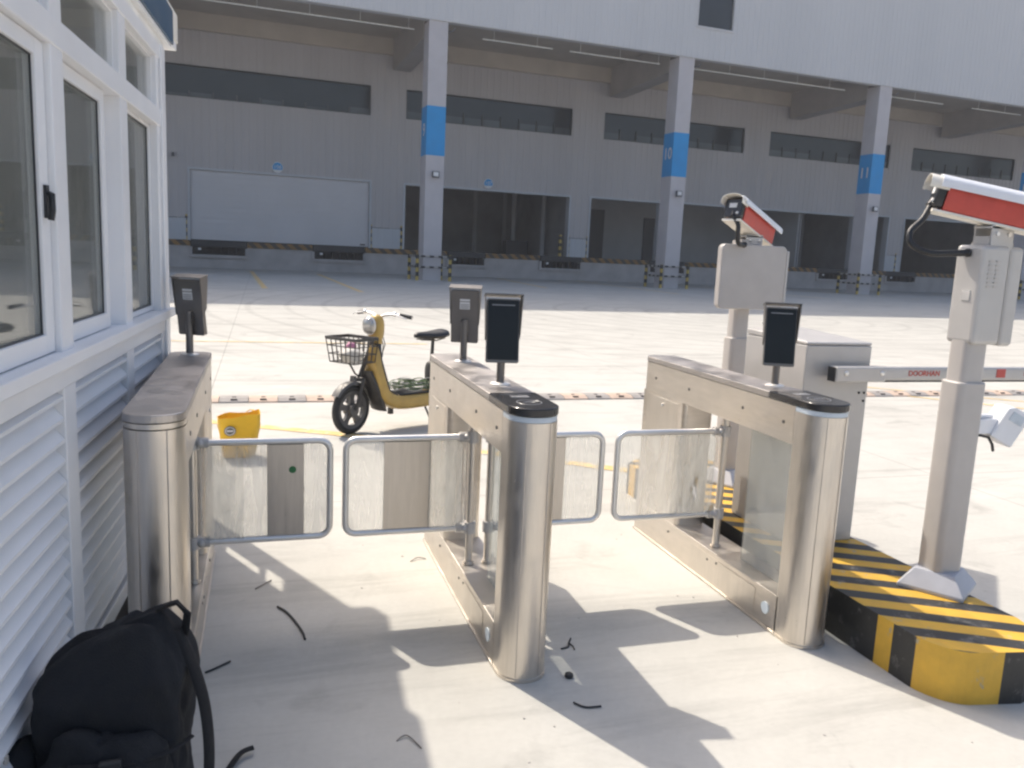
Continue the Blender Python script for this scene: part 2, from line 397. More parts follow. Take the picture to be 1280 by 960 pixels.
sc.cycles.max_bounces = 12; sc.cycles.filter_width = 2.4; sc.cycles.transparent_max_bounces = 24; sc.cycles.caustics_reflective = True

# thin summer haze over the whole yard
hb0 = MB(); hb0.box(-120, 170, -60, 130, -1.0, 28.0)
M['haze'] = bpy.data.materials.new('haze_air'); M['haze'].use_nodes = True
hn = M['haze'].node_tree; hn.nodes.clear(); ho = hn.nodes.new('ShaderNodeOutputMaterial'); hv = hn.nodes.new('ShaderNodeVolumePrincipled')
hv.inputs['Color'].default_value = (.93, .95, 1, 1); hv.inputs['Density'].default_value = .0013; hv.inputs['Anisotropy'].default_value = .2
hn.links.new(hv.outputs[0], ho.inputs['Volume'])
hz_ = mesh_obj('haze', hb0, 'haze'); hz_['kind'] = 'stuff'
sc.cycles.volume_bounces = 0
# ------------------------------------------------------------------ ground and markings
g = MB(); g.add([(-350, -350, 0), (350, -350, 0), (350, 350, 0), (-350, 350, 0)], [(0, 1, 2, 3)])
structure(mesh_obj('ground', g, 'ground'))
def strip(mb, a, b, wd, z=.004):
    a = Vector((a[0], a[1], z)); b = Vector((b[0], b[1], z)); n = Vector((-(b - a).y, (b - a).x, 0)).normalized() * wd / 2
    mb.add([a - n, b - n, b + n, a + n], [(0, 1, 2, 3)])
mk = MB()
strip(mk, (-1.1, 7.62), (.60, 6.66), .13); strip(mk, (.60, 6.66), (2.15, 5.56), .13); strip(mk, (2.15, 5.56), (3.6, 4.50), .12)
strip(mk, (6.4, 9.7), (9.6, 7.2), .06); strip(mk, (6.0, 9.7), (9.1, 6.7), .06)
strip(mk, (-9, 13.3), (2.6, 13.15), .09)
for a, b in (((-.5, 46), (.12, 29)), ((2.9, 45), (3.3, 28.5)), ((-9.5, 43), (-8.2, 29)), ((8.6, 49), (9.6, 43)), ((19.5, 49.5), (19.0, 35)), ((26.0, 49.5), (27.5, 35)), ((14, 49), (13, 37)), ((33, 50), (36, 38))):
    strip(mk, a, b, .2)
structure(mesh_obj('yard_marking', mk, 'yellow_line'))

# ------------------------------------------------------------------ warehouse (local frame u, v, z)
WR = math.atan(.06); W0 = (8.4, 41.5, 0)
wh = thing('warehouse', 'large grey loading warehouse with canopy, dock doors and blue banded columns across the yard', 'warehouse', W0, WR)
VW = 8.5
U0, U1 = -45., 125.
doors = [(-11.65, -1.75, 5.35), (.4, 11.2, 5.33), (12.75, 17.9, 5.36), (19.5, 34.5, 5.42), (36.2, 37.8, 5.55), (39.4, 52.2, 5.55), (54, 64, 5.4), (68, 78, 5.4), (-32, -22, 5.35), (-25.5 + 6, -14, 5.35)]
doors = [d for d in doors if d[0] > -20 or d[0] == -32]
bands = [(-12.85, -1.75), (.35, 11.12), (13.4, 24.2), (26.35, 37.2), (39.4, 50.1), (53.4, 64.2), (67.5, 78.3), (-27, -16.2)]
def ribbed(mb, u0, u1, z0, z1, v, period=.42, d=.018):
    """trapezoid-ribbed sheet facing -v"""
    pts = []; u = math.floor(u0 / period) * period
    while u < u1:
        for du, dv in ((0, 0), (.62, 0), (.70, -1), (.92, -1)):
            pts.append((u + du * period, v + dv * d))
        u += period
    pts = [p for p in pts if u0 < p[0] < u1]
    pts = [(u0, v)] + pts + [(u1, v)]
    n = len(pts); V = [(a, b, z0) for a, b in pts] + [(a, b, z1) for a, b in pts]
    mb.add(V, [(i, i + 1, n + i + 1, n + i) for i in range(n - 1)])
def wall_with_holes(mb, u0, u1, z0, z1, v, holes, **k):
    zs = sorted(set([z0, z1] + [h[2] for h in holes] + [h[3] for h in holes])); zs = [z for z in zs if z0 <= z <= z1]
    for a, b in zip(zs[:-1], zs[1:]):
        cuts = sorted((h[0], h[1]) for h in holes if h[2] <= a + 1e-6 and h[3] >= b - 1e-6)
        u = u0
        for c0, c1 in cuts:
            if c0 > u: ribbed(mb, u, c0, a, b, v, **k)
            u = max(u, c1)
        if u < u1: ribbed(mb, u, u1, a, b, v, **k)
DZ = 1.5
mb = MB(); holes = [(a, b, DZ, t) for a, b, t in doors] + [(a, b, 9.15, 10.83) for a, b in bands]
wall_with_holes(mb, U0, U1, 2.73, 12.6, VW, [h if h[2] > 2 else (h[0], h[1], 2.73, h[3]) for h in holes])
mesh_obj('wall', mb, 'cladding', wh)
mb = MB(); wall_with_holes(mb, U0, U1, DZ, 2.70, VW - .01, [(a, b, DZ, 2.70) for a, b, t in doors], d=.012, period=.9)
mesh_each('lower_wall_panel', mb, 'wainscot', wh)
# reveal trims around openings
mb = MB()
for a, b, t in doors:
    mb.box(a - .12, a, VW - .06, VW + .5, DZ, t + .12); mb.box(b, b + .12, VW - .06, VW + .5, DZ, t + .12); mb.box(a, b, VW - .06, VW + .5, t, t + .12)
mesh_each('door_trim', mb, 'wainscot', wh)
# dock plinth with leveller pits
pits = [(-11.7, -8.65), (-5.05, -1.97), (3.1, 5.65), (9.3, 12.3), (17.3, 20.2), (31.5, 34.5), (38.0, 41.1), (46, 49), (56, 59), (70, 73), (-30, -27), (-23, -20)]
pits.sort()
mb = MB(); mb.box(U0, U1, VW - .04, VW + 1.2, 0, .62); hz = MB(); u = U0
for a, b in pits:
    mb.box(u, a, VW - .04, VW + 1.2, .62, DZ - .003); hz.box(u, a, VW - .09, VW - .045, 1.2, DZ + .012); u = b
mb.box(u, U1, VW - .04, VW + 1.2, .62, DZ - .003); hz.box(u, U1, VW - .09, VW - .045, 1.2, DZ + .012)
mesh_obj('dock_plinth', mb, 'dock', wh); mesh_each('dock_edge', hz, 'hazard', wh)
mb = MB(); mb.box(U0, U1, VW + 1.2, 40, 1.2, DZ); mesh_obj('dock_floor', mb, 'dock', wh)
for a, b in pits:
    lv = MB(); lv.box(a + .05, b - .05, VW + .02, VW + 2.0, DZ - .05, DZ + .02); lv.box(a + .02, b - .02, VW + .5, VW + .6, .62, DZ - .05)
    lv.box(a + .06, b - .06, VW - .10, VW + .02, DZ - .32, DZ + .01)
    k = a + .35
    while k < b - .3: lv.box(k, k + .05, VW - .02, VW + .5, .68, DZ - .34); k += .42
    lo = mesh_obj('dock_leveler', lv, 'pit', wh)
    fr = MB(); fr.box(a - .02, b + .02, VW - .16, VW - .042, .58, .74); fr.box(a - .02, a + .12, VW - .16, VW - .042, .745, 1.15); fr.box(b - .12, b + .02, VW - .16, VW - .042, .745, 1.15)
    mesh_obj('pit_frame', fr, 'dock', lo)
    bp = MB(); bp.box(a + .2, a + .42, VW - .2, VW - .1, .8, 1.1); bp.box(b - .42, b - .2, VW - .2, VW - .1, .8, 1.1); mesh_each('bumper', bp, 'bumper', lo)
    tg = MB(); tg.box(a + .42, a + .58, VW - .21, VW - .2, .98, 1.1); mesh_obj('rating_tag', tg, 'label', lo)
# closed sectional doors
for (a, b, t) in (doors[0],):
    d = MB(); z = DZ
    k = 0
    while z < t - .01:
        z1 = min(t, z + .32); d.box(a + .02, b - .02, VW + .10, VW + .14, z, z1 - .035); z = z1
    d.box(a + .02, b - .02, VW + .135, VW + .16, DZ, t)
    do = mesh_obj('sectional_door', d, 'door', wh)
    hd = MB(); hd.box(b - .5, b - .2, VW + .06, VW + .1, DZ + .14, DZ + .22); mesh_obj('handle', hd, 'pit', do)
    sl_ = MB(); sl_.box(a, b, VW + .09, VW + .16, DZ, DZ + .06); mesh_obj('door_seal', sl_, 'bumper', do)
# rooms behind the openings
def room(name, u0, u1, v1, mat, zt=8.0):
    r = MB(); r.box(u0, u1, v1, v1 + .2, DZ, zt); r.box(u0 - .1, u0, VW + .55, v1, DZ, zt); r.box(u1, u1 + .1, VW + .55, v1, DZ, zt); r.box(u0, u1, VW + .55, v1, zt, zt + .1)
    r.box(u0 - .1, u1 + .1, VW + .5, VW + .55, 5.7, zt + .1)
    return mesh_obj(name, r, mat, wh)
room('deep_bay', -.3, 11.9, 21, 'room_dark'); room('lobby', 12.3, 29.9, 15.2, 'room'); room('deep_bay', 30.2, 35.6, 22, 'room_dark')
room('lobby', 35.9, 38.6, 12, 'room'); room('deep_bay', 38.9, 53.0, 28, 'room_dark'); room('deep_bay', 53.4, 80, 28, 'room_dark'); room('deep_bay', -34, -13, 28, 'room_dark')
for u0, u1, zt in ((13.9, 17.0, 5.0), (20.6, 21.8, 4.6), (33.0 - 1.2, 33.1, 4.7)):
    d = MB(); d.box(u0, u1, 15.12, 15.2, DZ, zt); d.box(u0 - .1, u0, 15.1, 15.2, DZ, zt + .1); d.box(u1, u1 + .1, 15.1, 15.2, DZ, zt + .1); d.box(u0, u1, 15.1, 15.2, zt, zt + .1)
    if u1 < 30: mesh_obj('inner_door', d, 'inner_door', wh)
p = MB()
for u_, v_ in ((8.2, 19), (10.2, 16), (10.9, 20), (11.3, 13), (9.3, 24), (5, 26)):
    p.cyl((u_, v_, DZ), (u_, v_, 8), .17, n=10)
for u_ in (33.2, 34.4, 31.2): p.cyl((u_, 14, DZ), (u_, 14, 8), .12, n=10)
mesh_each('inner_column', p, 'room', wh)
rb = MB(); rb.box(9.5, 11.2, 15.5, 16.3, DZ, DZ + 1.0); mesh_obj('stored_crate', rb, 'inner_door', wh)
# high window bands
for k, (a, b) in enumerate(bands):
    pn = MB(); pn.box(a, b, VW + .16, VW + .19, 9.15, 10.83)
    fr = MB(); fr.box(a, b, VW + .06, VW + .158, 9.15, 9.21); fr.box(a, b, VW + .06, VW + .158, 10.77, 10.83); fr.box(a, a + .07, VW + .06, VW + .158, 9.21, 10.77); fr.box(b - .07, b, VW + .06, VW + .158, 9.21, 10.77)
    n = 9
    for j in range(1, n):
        uu = a + (b - a) * j / n; fr.box(uu - .03, uu + .03, VW + .08, VW + .158, 9.21, 9.86 if k != 0 else 9.5)
    wi = mesh_obj('window', fr, 'win_frame', wh); mesh_obj('pane', pn, 'dark_glass', wi)
    lp = MB()
    skip = {1: (5,), 2: (1,), 3: (3, 4), 0: (2, 3, 5, 7), 4: (2, 3, 4, 5)}.get(k, ())
    for j in range(n):
        if j in skip: continue
        c0 = a + (b - a) * j / n + .03; c1 = a + (b - a) * (j + 1) / n - .03
        lp.box(c0 + .04, c1 - .04, VW + .13, VW + .158, 9.21, 9.60 if k not in (0, 4) else 9.21 + .12 + .1 * ((j * 7) % 3))
    mesh_each('lower_pane', lp, 'mid_glass', wi)
# canopy soffit, purlins, beams, fascia, roof
mb = MB(); mb.box(U0, U1, .35, VW + .6, 13.5, 13.75)
mesh_obj('canopy_soffit', mb, 'soffit', wh)
mb = MB(); mb.box(U0, U1, VW - .30, VW + .35, 12.6, 13.497); mesh_obj('edge_beam', mb, 'edge_beam', wh)
cu = [-.53 + 14.07 * i for i in range(-3, 9)]
mb = MB()
for c in cu: mb.prism([(1.06, 11.95), (VW - .31, 11.75), (VW - .31, 13.497), (1.06, 13.497)], c - .02, c + .97, 'x')
mesh_each('canopy_beam', mb, 'beam', wh)
mb = MB(); wins = [(14.45, 16.75, 14.3, 18.0), (42.6, 44.9, 14.3, 18.0), (-13.7, -11.4, 14.3, 18)]
wall_with_holes(mb, U0, U1, 12.62, 26.6, -.06, wins, period=.35, d=.012)
mb.box(U0, U1, -.02, .34, 12.60, 12.64); mb.box(U0, U1, .30, .34, 12.645, 13.9); mb.box(U0, U1, .0, .35, 26.3, 26.6)
mesh_obj('fascia', mb, 'fascia', wh)
for a, b, c, d in wins:
    fr = MB(); fr.box(a - .06, a + .02, -.1, .1, c, d); fr.box(b - .02, b + .06, -.1, .1, c, d); fr.box(a - .06, b + .06, -.12, .1, c - .1, c); fr.box(a - .06, b + .06, -.1, .1, d, d + .1)
    wi = mesh_obj('window', fr, 'fascia', wh); pn = MB(); pn.box(a, b, .06, .09, c, d); mesh_obj('pane', pn, 'dark_glass', wi)
mb = MB(); mb.box(U0, U1, .36, 60, 26.2, 26.5); mb.box(U0, U0 + .3, .36, 60, 0, 26.2); mb.box(U1 - .3, U1, .36, 60, 0, 26.2); mb.box(U0 + .3, U1 - .3, 59.7, 60, 0, 26.2)
mb.box(U0 + .3, U1 - .3, .36, VW + .6, 13.8, 13.95); mb.box(U0 + .3, U1 - .3, VW + .7, VW + .8, 8.3, 13.9)
mesh_obj('roof', mb, 'fascia', wh)
# columns
for i, c in enumerate(cu):
    co = MB(); co.box(c, c + .95, 0, 1.05, 0, 6.22); co.box(c, c + .95, 0, 1.05, 8.6, 12.6)
    co = mesh_obj('column', co, 'column', wh)
    bb = MB(); bb.box(c - .006, c + .956, -.006, 1.056, 6.22, 8.6); mesh_obj('painted_band', bb, 'blue', co)
    num = i + 6
    text_mesh('column_number', str(num), .88, 'label', co, TR((c - .012, .52, 7.45)) @ RZ(-90) @ RX(90), .002, .012)
    fl = MB(); fl.box(c + .30, c + .66, -.24, -.12, 5.12, 5.44, TR((0, 0, 0))); fl.box(c + .42, c + .54, -.12, -.002, 5.2, 5.3)
    fo = mesh_obj('floodlight', fl, 'fence_grey', co, bevel=.02)
    fg = MB(); fg.box(c + .35, c + .61, -.25, -.241, 5.19, 5.40); mesh_obj('lamp_glass', fg, 'label', co)
    rp = MB(); rp.tube([(c + .98, .15, 12.2), (c + 1.12, -.2, 12.15), (c + 1.25, -.2, 12.3)], .03, 6); mesh_obj('bracket', rp, 'fence_grey', co)
# tube lights under the canopy
for a, b in ((-11.5, -1.0), (2.6, 6.5), (7.5, 13.0), (14.6, 26.0), (28.6, 34), (36.5, 41.0), (43, 52)):
    t = MB(); t.box(a, b, 1.17, 1.23, 12.33, 12.38)
    k = a + .6
    while k < b: t.box(k, k + .02, 1.19, 1.21, 12.38, 13.5); k += 2.4
    mesh_obj('light_tube', t, 'tube_white', wh)
# door number discs
for u_, s_ in ((-7.0, '106'), (5.62, '107')):
    d = MB(); d.cyl((u_, VW - .05, 5.78), (u_, VW - .08, 5.78), .30, n=28)
    ds = mesh_obj('door_sign', d, 'label', wh)
    q = MB(); q.prism([(u_ + .27 * math.cos(a), 5.78 + .27 * math.sin(a)) for a in [R(-28 + 236 * i / 20) for i in range(21)]], VW - .092, VW - .082, 'y'); mesh_obj('disc_face', q, 'blue', ds)
    text_mesh('door_number', s_, .30, 'label', ds, TR((u_, VW - .097, 5.80)) @ RX(90), .002)
cm = MB(); cm.box(-13.3, -13.0, VW - .3, VW - .05, 5.95, 6.1); cm.box(-12.55, -12.4, VW - .25, VW - .05, 5.95, 6.15); mesh_obj('wall_camera', cm, 'fence_grey', wh)

def wpt(u, v, z=0):
    return Matrix.Translation(W0) @ Matrix.Rotation(WR, 4, 'Z') @ Vector((u, v, z))
# column guards, hazard striped
gd = thing('column_guard', 'black and yellow pipe guard', 'column guard', wpt(cu[3] + .475, .52), WR, 'pipe guards around the warehouse columns')
for sx in (-.86, .86):
    for sy in (-.86, .86):
        q = MB(); q.cyl((sx, sy, 0), (sx, sy, 1.32), .085, n=12); po = mesh_obj('guard_post', q, 'hazard_post', gd, smooth=True)
    
for z in (.68, 1.22):
    q = MB()
    q.tube([(-.86, -.86, z), (.86, -.86, z)], .055, 8); q.tube([(-.86, .86, z), (.86, .86, z)], .055, 8); q.tube([(-.86, -.86, z), (-.86, .86, z)], .055, 8); q.tube([(.86, -.86, z), (.86, .86, z)], .055, 8)
    mesh_obj('guard_rail', q, 'hazard_rail', gd, smooth=True)
gd['label'] = 'striped pipe guard around the unnumbered-looking leftmost column behind the parked scooter'
for i, lb in ((4, 'striped pipe guard around the column marked 10'), (5, 'striped pipe guard around the column marked 11'), (6, 'striped pipe guard at the right picture edge beyond the near camera post')):
    c = copy_tree(gd); c.matrix_basis = Matrix.Translation(wpt(cu[i] + .475, .52)) @ Matrix.Rotation(WR, 4, 'Z'); c['label'] = lb
gd['label'] = 'striped pipe guard around the leftmost column, left of the dock door marked 107'
# dock bollards
blabels = [(-11.85, 'short striped post at the left jamb of closed door 106'), (-1.62, 'short striped post at the right jamb of closed door 106'), (.22, 'short striped post at the left jamb of open bay 107'),
           (11.32, 'short striped post just right of open bay 107'), (10.75, 'short striped post inside the right edge of open bay 107'), (12.62, 'short dark post left of the bay with an inner door'), (35.1, 'short striped post right of the widest open bay'), (38.9, 'short striped post left of the bay behind the near camera post')]
bo = None
for u_, lb in blabels:
    if bo is None:
        bo = thing('dock_post', lb, 'bollard', wpt(u_, VW + .04, DZ), WR, 'short striped posts beside the dock doors')
        q = MB(); q.cyl((0, 0, .03), (0, 0, 1.4), .11, n=12); mesh_obj('shaft', q, 'hazard_post', bo, smooth=True)
        q = MB(); q.box(-.17, .17, -.1, .17, 0, .03); mesh_obj('foot_plate', q, 'pit', bo); c = bo
    else: c = copy_tree(bo)
    c.matrix_basis = Matrix.Translation(wpt(u_, VW + .08, DZ)) @ Matrix.Rotation(WR, 4, 'Z'); c['label'] = lb

# ------------------------------------------------------------------ guard booth
BO = Vector((-.42, 4.2, 0)); BR = -math.atan(.06)
booth = thing('guard_booth', 'white aluminium guard booth with sliding windows and louvred lower panels', 'booth', BO, BR)
def bpart(name, mb, mat, parent=None, **k): return mesh_obj(name, mb, mat, parent or booth, **k)
YN, BW = -3.5, -2.1     # near end (local y), back (local x)
posts = [(-.20, 0), (-.91, -.80), (-1.71, -1.60), (-2.62, -2.50), (YN, YN + .12)]
fm = MB()
for k, (a, b) in enumerate(posts):
    fm.box(-.07, 0, a, b, .2, 2.36)
    if k == 0: fm.box(0, .012, a + .06, b - .05, .2, 2.36)
fm.box(-.07, .004, YN, .002, 1.10, 1.16); fm.box(-.07, .030, YN, .004, 1.162, 1.20); fm.box(-.07, .004, YN, .002, 2.01, 2.085); fm.box(-.07, .004, YN, .002, 2.30, 2.36)
fm.box(-.07, .004, YN, .002, .20, .26)
bpart('front_frame', fm, 'white', bevel=.004)
# louvre panels below the sill
bays = [(-.80, -.20), (-1.60, -.91), (-2.50, -1.71), (YN + .12, -2.62)]
for a, b in bays:
    lv = MB(); z = .28
    lv.box(-.065, -.055, a, b, .26, 1.10)
    while z < 1.09:
        zt = min(z + .062, 1.098)
        lv.prism([(-.010, z), (-.004, z), (-.004, z + .010), (-.048, zt + .002), (-.052, zt - .004)], a + .002, b - .002, 'y'); z += .0605
    bpart('louvre_panel', lv, 'white')
# windows
for k, (a, b) in enumerate(bays):
    # top fixed light
    tp = MB(); tp.box(-.045, -.038, a, b, 2.085, 2.30)
    tf = MB(); tf.box(-.06, -.02, a, a + .010, 2.087, 2.298); tf.box(-.06, -.02, b - .010, b, 2.087, 2.298); tf.box(-.06, -.02, a + .010, b - .010, 2.087, 2.097); tf.box(-.06, -.02, a + .010, b - .010, 2.288, 2.298)
    wi = bpart('top_window', tf, 'white'); bpart('pane', tp, 'glass', wi)
    x0 = -.05 if k != 2 else -.035
    sf = MB(); wd = (.016, .05, .07, .06)[k]
    a1, b1 = a + .003, b - .003
    if k == 1: b1 = b - .10; sf.box(-.07, -.055, b1, b, 1.20, 2.01)
    wl = .018 if k == 1 else wd; zt_ = 1.995 if k == 0 else 1.965; zb2 = 1.222 if k == 0 else 1.255
    sf.box(x0 - .018, x0 + .018, a1, a1 + wl, 1.203, 2.008); sf.box(x0 - .018, x0 + .018, b1 - wd, b1, 1.203, 2.008)
    sf.box(x0 - .018, x0 + .018, a1 + wl, b1 - wd, 1.203, zb2); sf.box(x0 - .018, x0 + .018, a1 + wl, b1 - wd, zt_, 2.008)
    wi = bpart('sliding_window', sf, 'white', bevel=.003)
    pn = MB(); pn.box(x0 - .004, x0 + .003, a1 + wl, b1 - wd, zb2, zt_); bpart('pane', pn, 'glass', wi)
    gk = MB(); a2, b2 = a1 + wl, b1 - wd
    for u0_, u1_, v0_, v1_ in ((a2, a2 + .004, zb2, zt_), (b2 - .004, b2, zb2, zt_), (a2 + .004, b2 - .004, zb2, zb2 + .004), (a2 + .004, b2 - .004, zt_ - .004, zt_)): gk.box(x0 + .004, x0 + .009, u0_, u1_, v0_, v1_)
    bpart('gasket', gk, 'win_frame', wi)
    if k == 2:
        h = MB(); h.box(x0 + .018, x0 + .026, b1 - .050, b1 - .026, 1.56, 1.645); h.tube([(x0 + .024, b1 - .038, 1.625), (x0 + .036, b1 - .042, 1.622), (x0 + .038, b1 - .048, 1.58), (x0 + .034, b1 - .05, 1.555)], .008, 8)
        bpart('window_latch', h, 'black', wi)
# other walls with windows, floor, ceiling, roof
ow = MB()
ow.box(BW, -.07, -.06, -.005, .2, 1.15); ow.box(BW, -.07, -.06, -.005, 2.02, 2.36)
ow.box(-.70, -.131, -.06, -.005, 1.15, 2.02)
for x in (BW, -1.45, -.77, -.13): ow.box(x, x + .06, -.06, -.005, 1.15, 2.02)
ow.box(BW, BW + .06, YN, -.06, .2, 1.1); ow.box(BW, BW + .06, YN, -.06, 2.05, 2.36)
for y in (YN, -2.6, -1.75, -.9, -.2): ow.box(BW, BW + .06, y, y + .1, 1.1, 2.05)
ow.box(BW + .06, -.07, YN, YN + .05, .2, 2.36)
bpart('rear_wall', ow, 'booth_inside')
q = MB(); q.box(BW + .028, BW + .034, YN + .1, -.06, 1.1, 2.05); bpart('rear_pane', q, 'glass'); q = MB(); q.box(BW + .06, -.77, -.034, -.028, 1.15, 2.02); bpart('rear_pane', q, 'glass')
q = MB(); q.box(BW, -.075, YN, -.07, .12, .2); bpart('floor', q, 'booth_inside'); q = MB(); q.box(BW + .05, -.01, YN + .1, -.1, 0, .12); bpart('base_beam', q, 'dark_metal')
q = MB(); q.box(BW, -.002, YN, -.002, 2.362, 2.39); bpart('ceiling', q, 'ceiling_white')
q = MB(); q.box(BW - .03, .022, YN - .03, .075, 2.392, 2.405); bpart('roof_drip', q, 'white')
q = MB(); q.box(BW - .04, .030, YN - .04, .085, 2.407, 2.56); bpart('roof_fascia', q, 'blue_roof', bevel=.004)
# unseen wing behind the corner, shaped to cast the booth shadow; roof trim above
def plate(mb, fn, a0, a1, z0, z1, holes):
    """flat panel in (a, z) with rectangular holes, built of butted boxes"""
    zs = sorted(set([z0, z1] + [h[2] for h in holes] + [h[3] for h in holes]))
    for za, zb_ in zip(zs[:-1], zs[1:]):
        a = a0
        for h in sorted(h for h in holes if h[2] <= za + 1e-6 and h[3] >= zb_ - 1e-6):
            if h[0] > a: fn(mb, a, h[0], za, zb_)
            a = h[1]
        if a < a1: fn(mb, a, a1, za, zb_)
q = MB()
plate(q, lambda m, a, b, c, d: m.box(-.155, -.15, a, b, c, d), 0, .95, .0, 2.60, [(.64, .72, 1.04, 1.50), (.63, .775, 1.58, 1.80), (.24, .31, 1.10, 1.18)])  # slots placed to let sun patches through onto the shaded ground
plate(q, lambda m, a, b, c, d: m.box(a, b, .935, .95, c, d), -.66, -.156, .0, 2.60, [(-.60, -.22, 1.36, 2.32)])  # hidden opening that lets the sun reach the slots
q.box(-.68, -.661, .0, .95, .0, 2.60)
bpart('unseen_wing_wall', q, 'white')
q = MB(); q.box(BW - .02, -.085, YN + .05, .12, 2.605, 2.76); q.box(-.74, -.085, .12, 1.0, 2.605, 2.76); bpart('roof_cap', q, 'trim_cream', bevel=.006)
q = MB(); q.box(BW, -.09, YN + .1, .10, 2.562, 2.603); q.box(-.70, -.09, .10, .97, 2.562, 2.603); bpart('roof_board', q, 'white')
dk = thing('desk', 'grey desk inside the guard booth behind the sliding windows', 'desk', booth.matrix_basis @ Vector((-1.0, -1.8, .2)), BR)
q = MB(); q.box(-.35, .75, -.9, .9, .70, .74); mesh_obj('desk_top', q, 'desk', dk)
for y in (-.88, .84):
    q = MB(); q.box(-.33, .7, y, y + .04, 0, .70); mesh_obj('side_panel', q, 'desk', dk)
q = MB(); q.box(-.33, -.30, -.84, .84, .25, .69); mesh_obj('back_panel', q, 'desk', dk)
# ------------------------------------------------------------------ swing turnstiles
def dshape(hw, y0, y1, n=18):
    """plan of a post: half-round nose at y0, flat at y1"""
    return [(hw, y1)] + [(-hw, y1)] + [(-hw * math.cos(math.pi * i / n), y0 + hw - hw * math.sin(math.pi * i / n)) for i in range(n + 1)]
def stadium(hw, y0, y1, r, n=6):
    return rrect(-hw, hw, y0, y1, r, n)
Y_F = 2.58; PIV = .73
ZT, ZB = .742, .338
def wing(root, side, px, tip, strip=None, sticker=False):
    """swing wing hanging on a pivot bar; tip and px in local x"""
    bar = MB(); bar.cyl((px, PIV, .172), (px, PIV, .822), .0165, n=14); bar.cyl((px, PIV, .172), (px, PIV, .185), .024, n=14)
    mesh_obj('pivot_bar', bar, 'steel', root, smooth=True)
    s = side; r = .045; p = []
    p.append((px + s * .02, PIV, ZT)); p.append((tip - s * r, PIV, ZT))
    for i in range(1, 7):
        a = R(90 - 15 * i); p.append((tip - s * r + s * r * math.cos(a), PIV, ZT - r + r * math.sin(a)))
    for i in range(0, 7):
        a = R(-15 * i); p.append((tip - s * r + s * r * math.cos(a), PIV, ZB + r + r * math.sin(a)))
    p.append((px + s * .02, PIV, ZB))
    fr = MB(); fr.tube(p, .0135, 12); wf = mesh_obj('barrier_wing', fr, 'chrome', root, smooth=True)
    cl = MB()
    for z in (ZT, ZB):
        cl.cyl((px, PIV, z - .024), (px, PIV, z + .024), .026, n=16); cl.cyl((px, PIV, z), (px + s * .062, PIV, z), .021, n=14); cl.blob((px + s * .03, PIV - .012, z), (.016, .02, .016), n=10, m=6)
    mesh_each('hinge_clamp', cl, 'silver_paint', wf, smooth=True)
    a, b = sorted((px + s * .045, tip - s * .012))
    pn = MB(); pn.prism(rrect(a, b, ZB + .010, ZT - .010, .035), PIV - .003, PIV + .003, 'y'); mesh_obj('clear_panel', pn, 'film_panel', wf)
    # loose protective film, wrinkled, around the hinge end
    fm = MB(); n1, n2 = 14, 16; vs = []; L = .16 if strip else .24
    for i in range(n1 + 1):
        for j in range(n2 + 1):
            x = px + s * (.03 + L * i / n1); z = ZB + .012 + (ZT - ZB - .024) * j / n2
            e = noise.noise(Vector((x * 22, z * 14, px * 9))) * .011 + noise.noise(Vector((x * 60, z * 18, px * 5))) * .004
            vs.append((x, PIV - .014 + e, z))
    fm.add(vs, [(i * (n2 + 1) + j, i * (n2 + 1) + j + 1, (i + 1) * (n2 + 1) + j + 1, (i + 1) * (n2 + 1) + j) for i in range(n1) for j in range(n2)])
    mesh_obj('protective_film', fm, 'film_panel', wf, smooth=True)
    if strip:
        st = MB(); st.box(strip[0], strip[1], PIV - .0075, PIV - .0045, ZB + .014, ZT - .014); st.box(strip[0], strip[1], PIV + .0045, PIV + .0075, ZB + .014, ZT - .014)
        mesh_obj('wing_plate', st, 'wing_strip', wf)
    if sticker:
        k = MB(); k.cyl((.433, PIV - .0078, .625), (.433, PIV - .0098, .625), .0145, n=18); mesh_obj('round_sticker', k, 'green', wf)
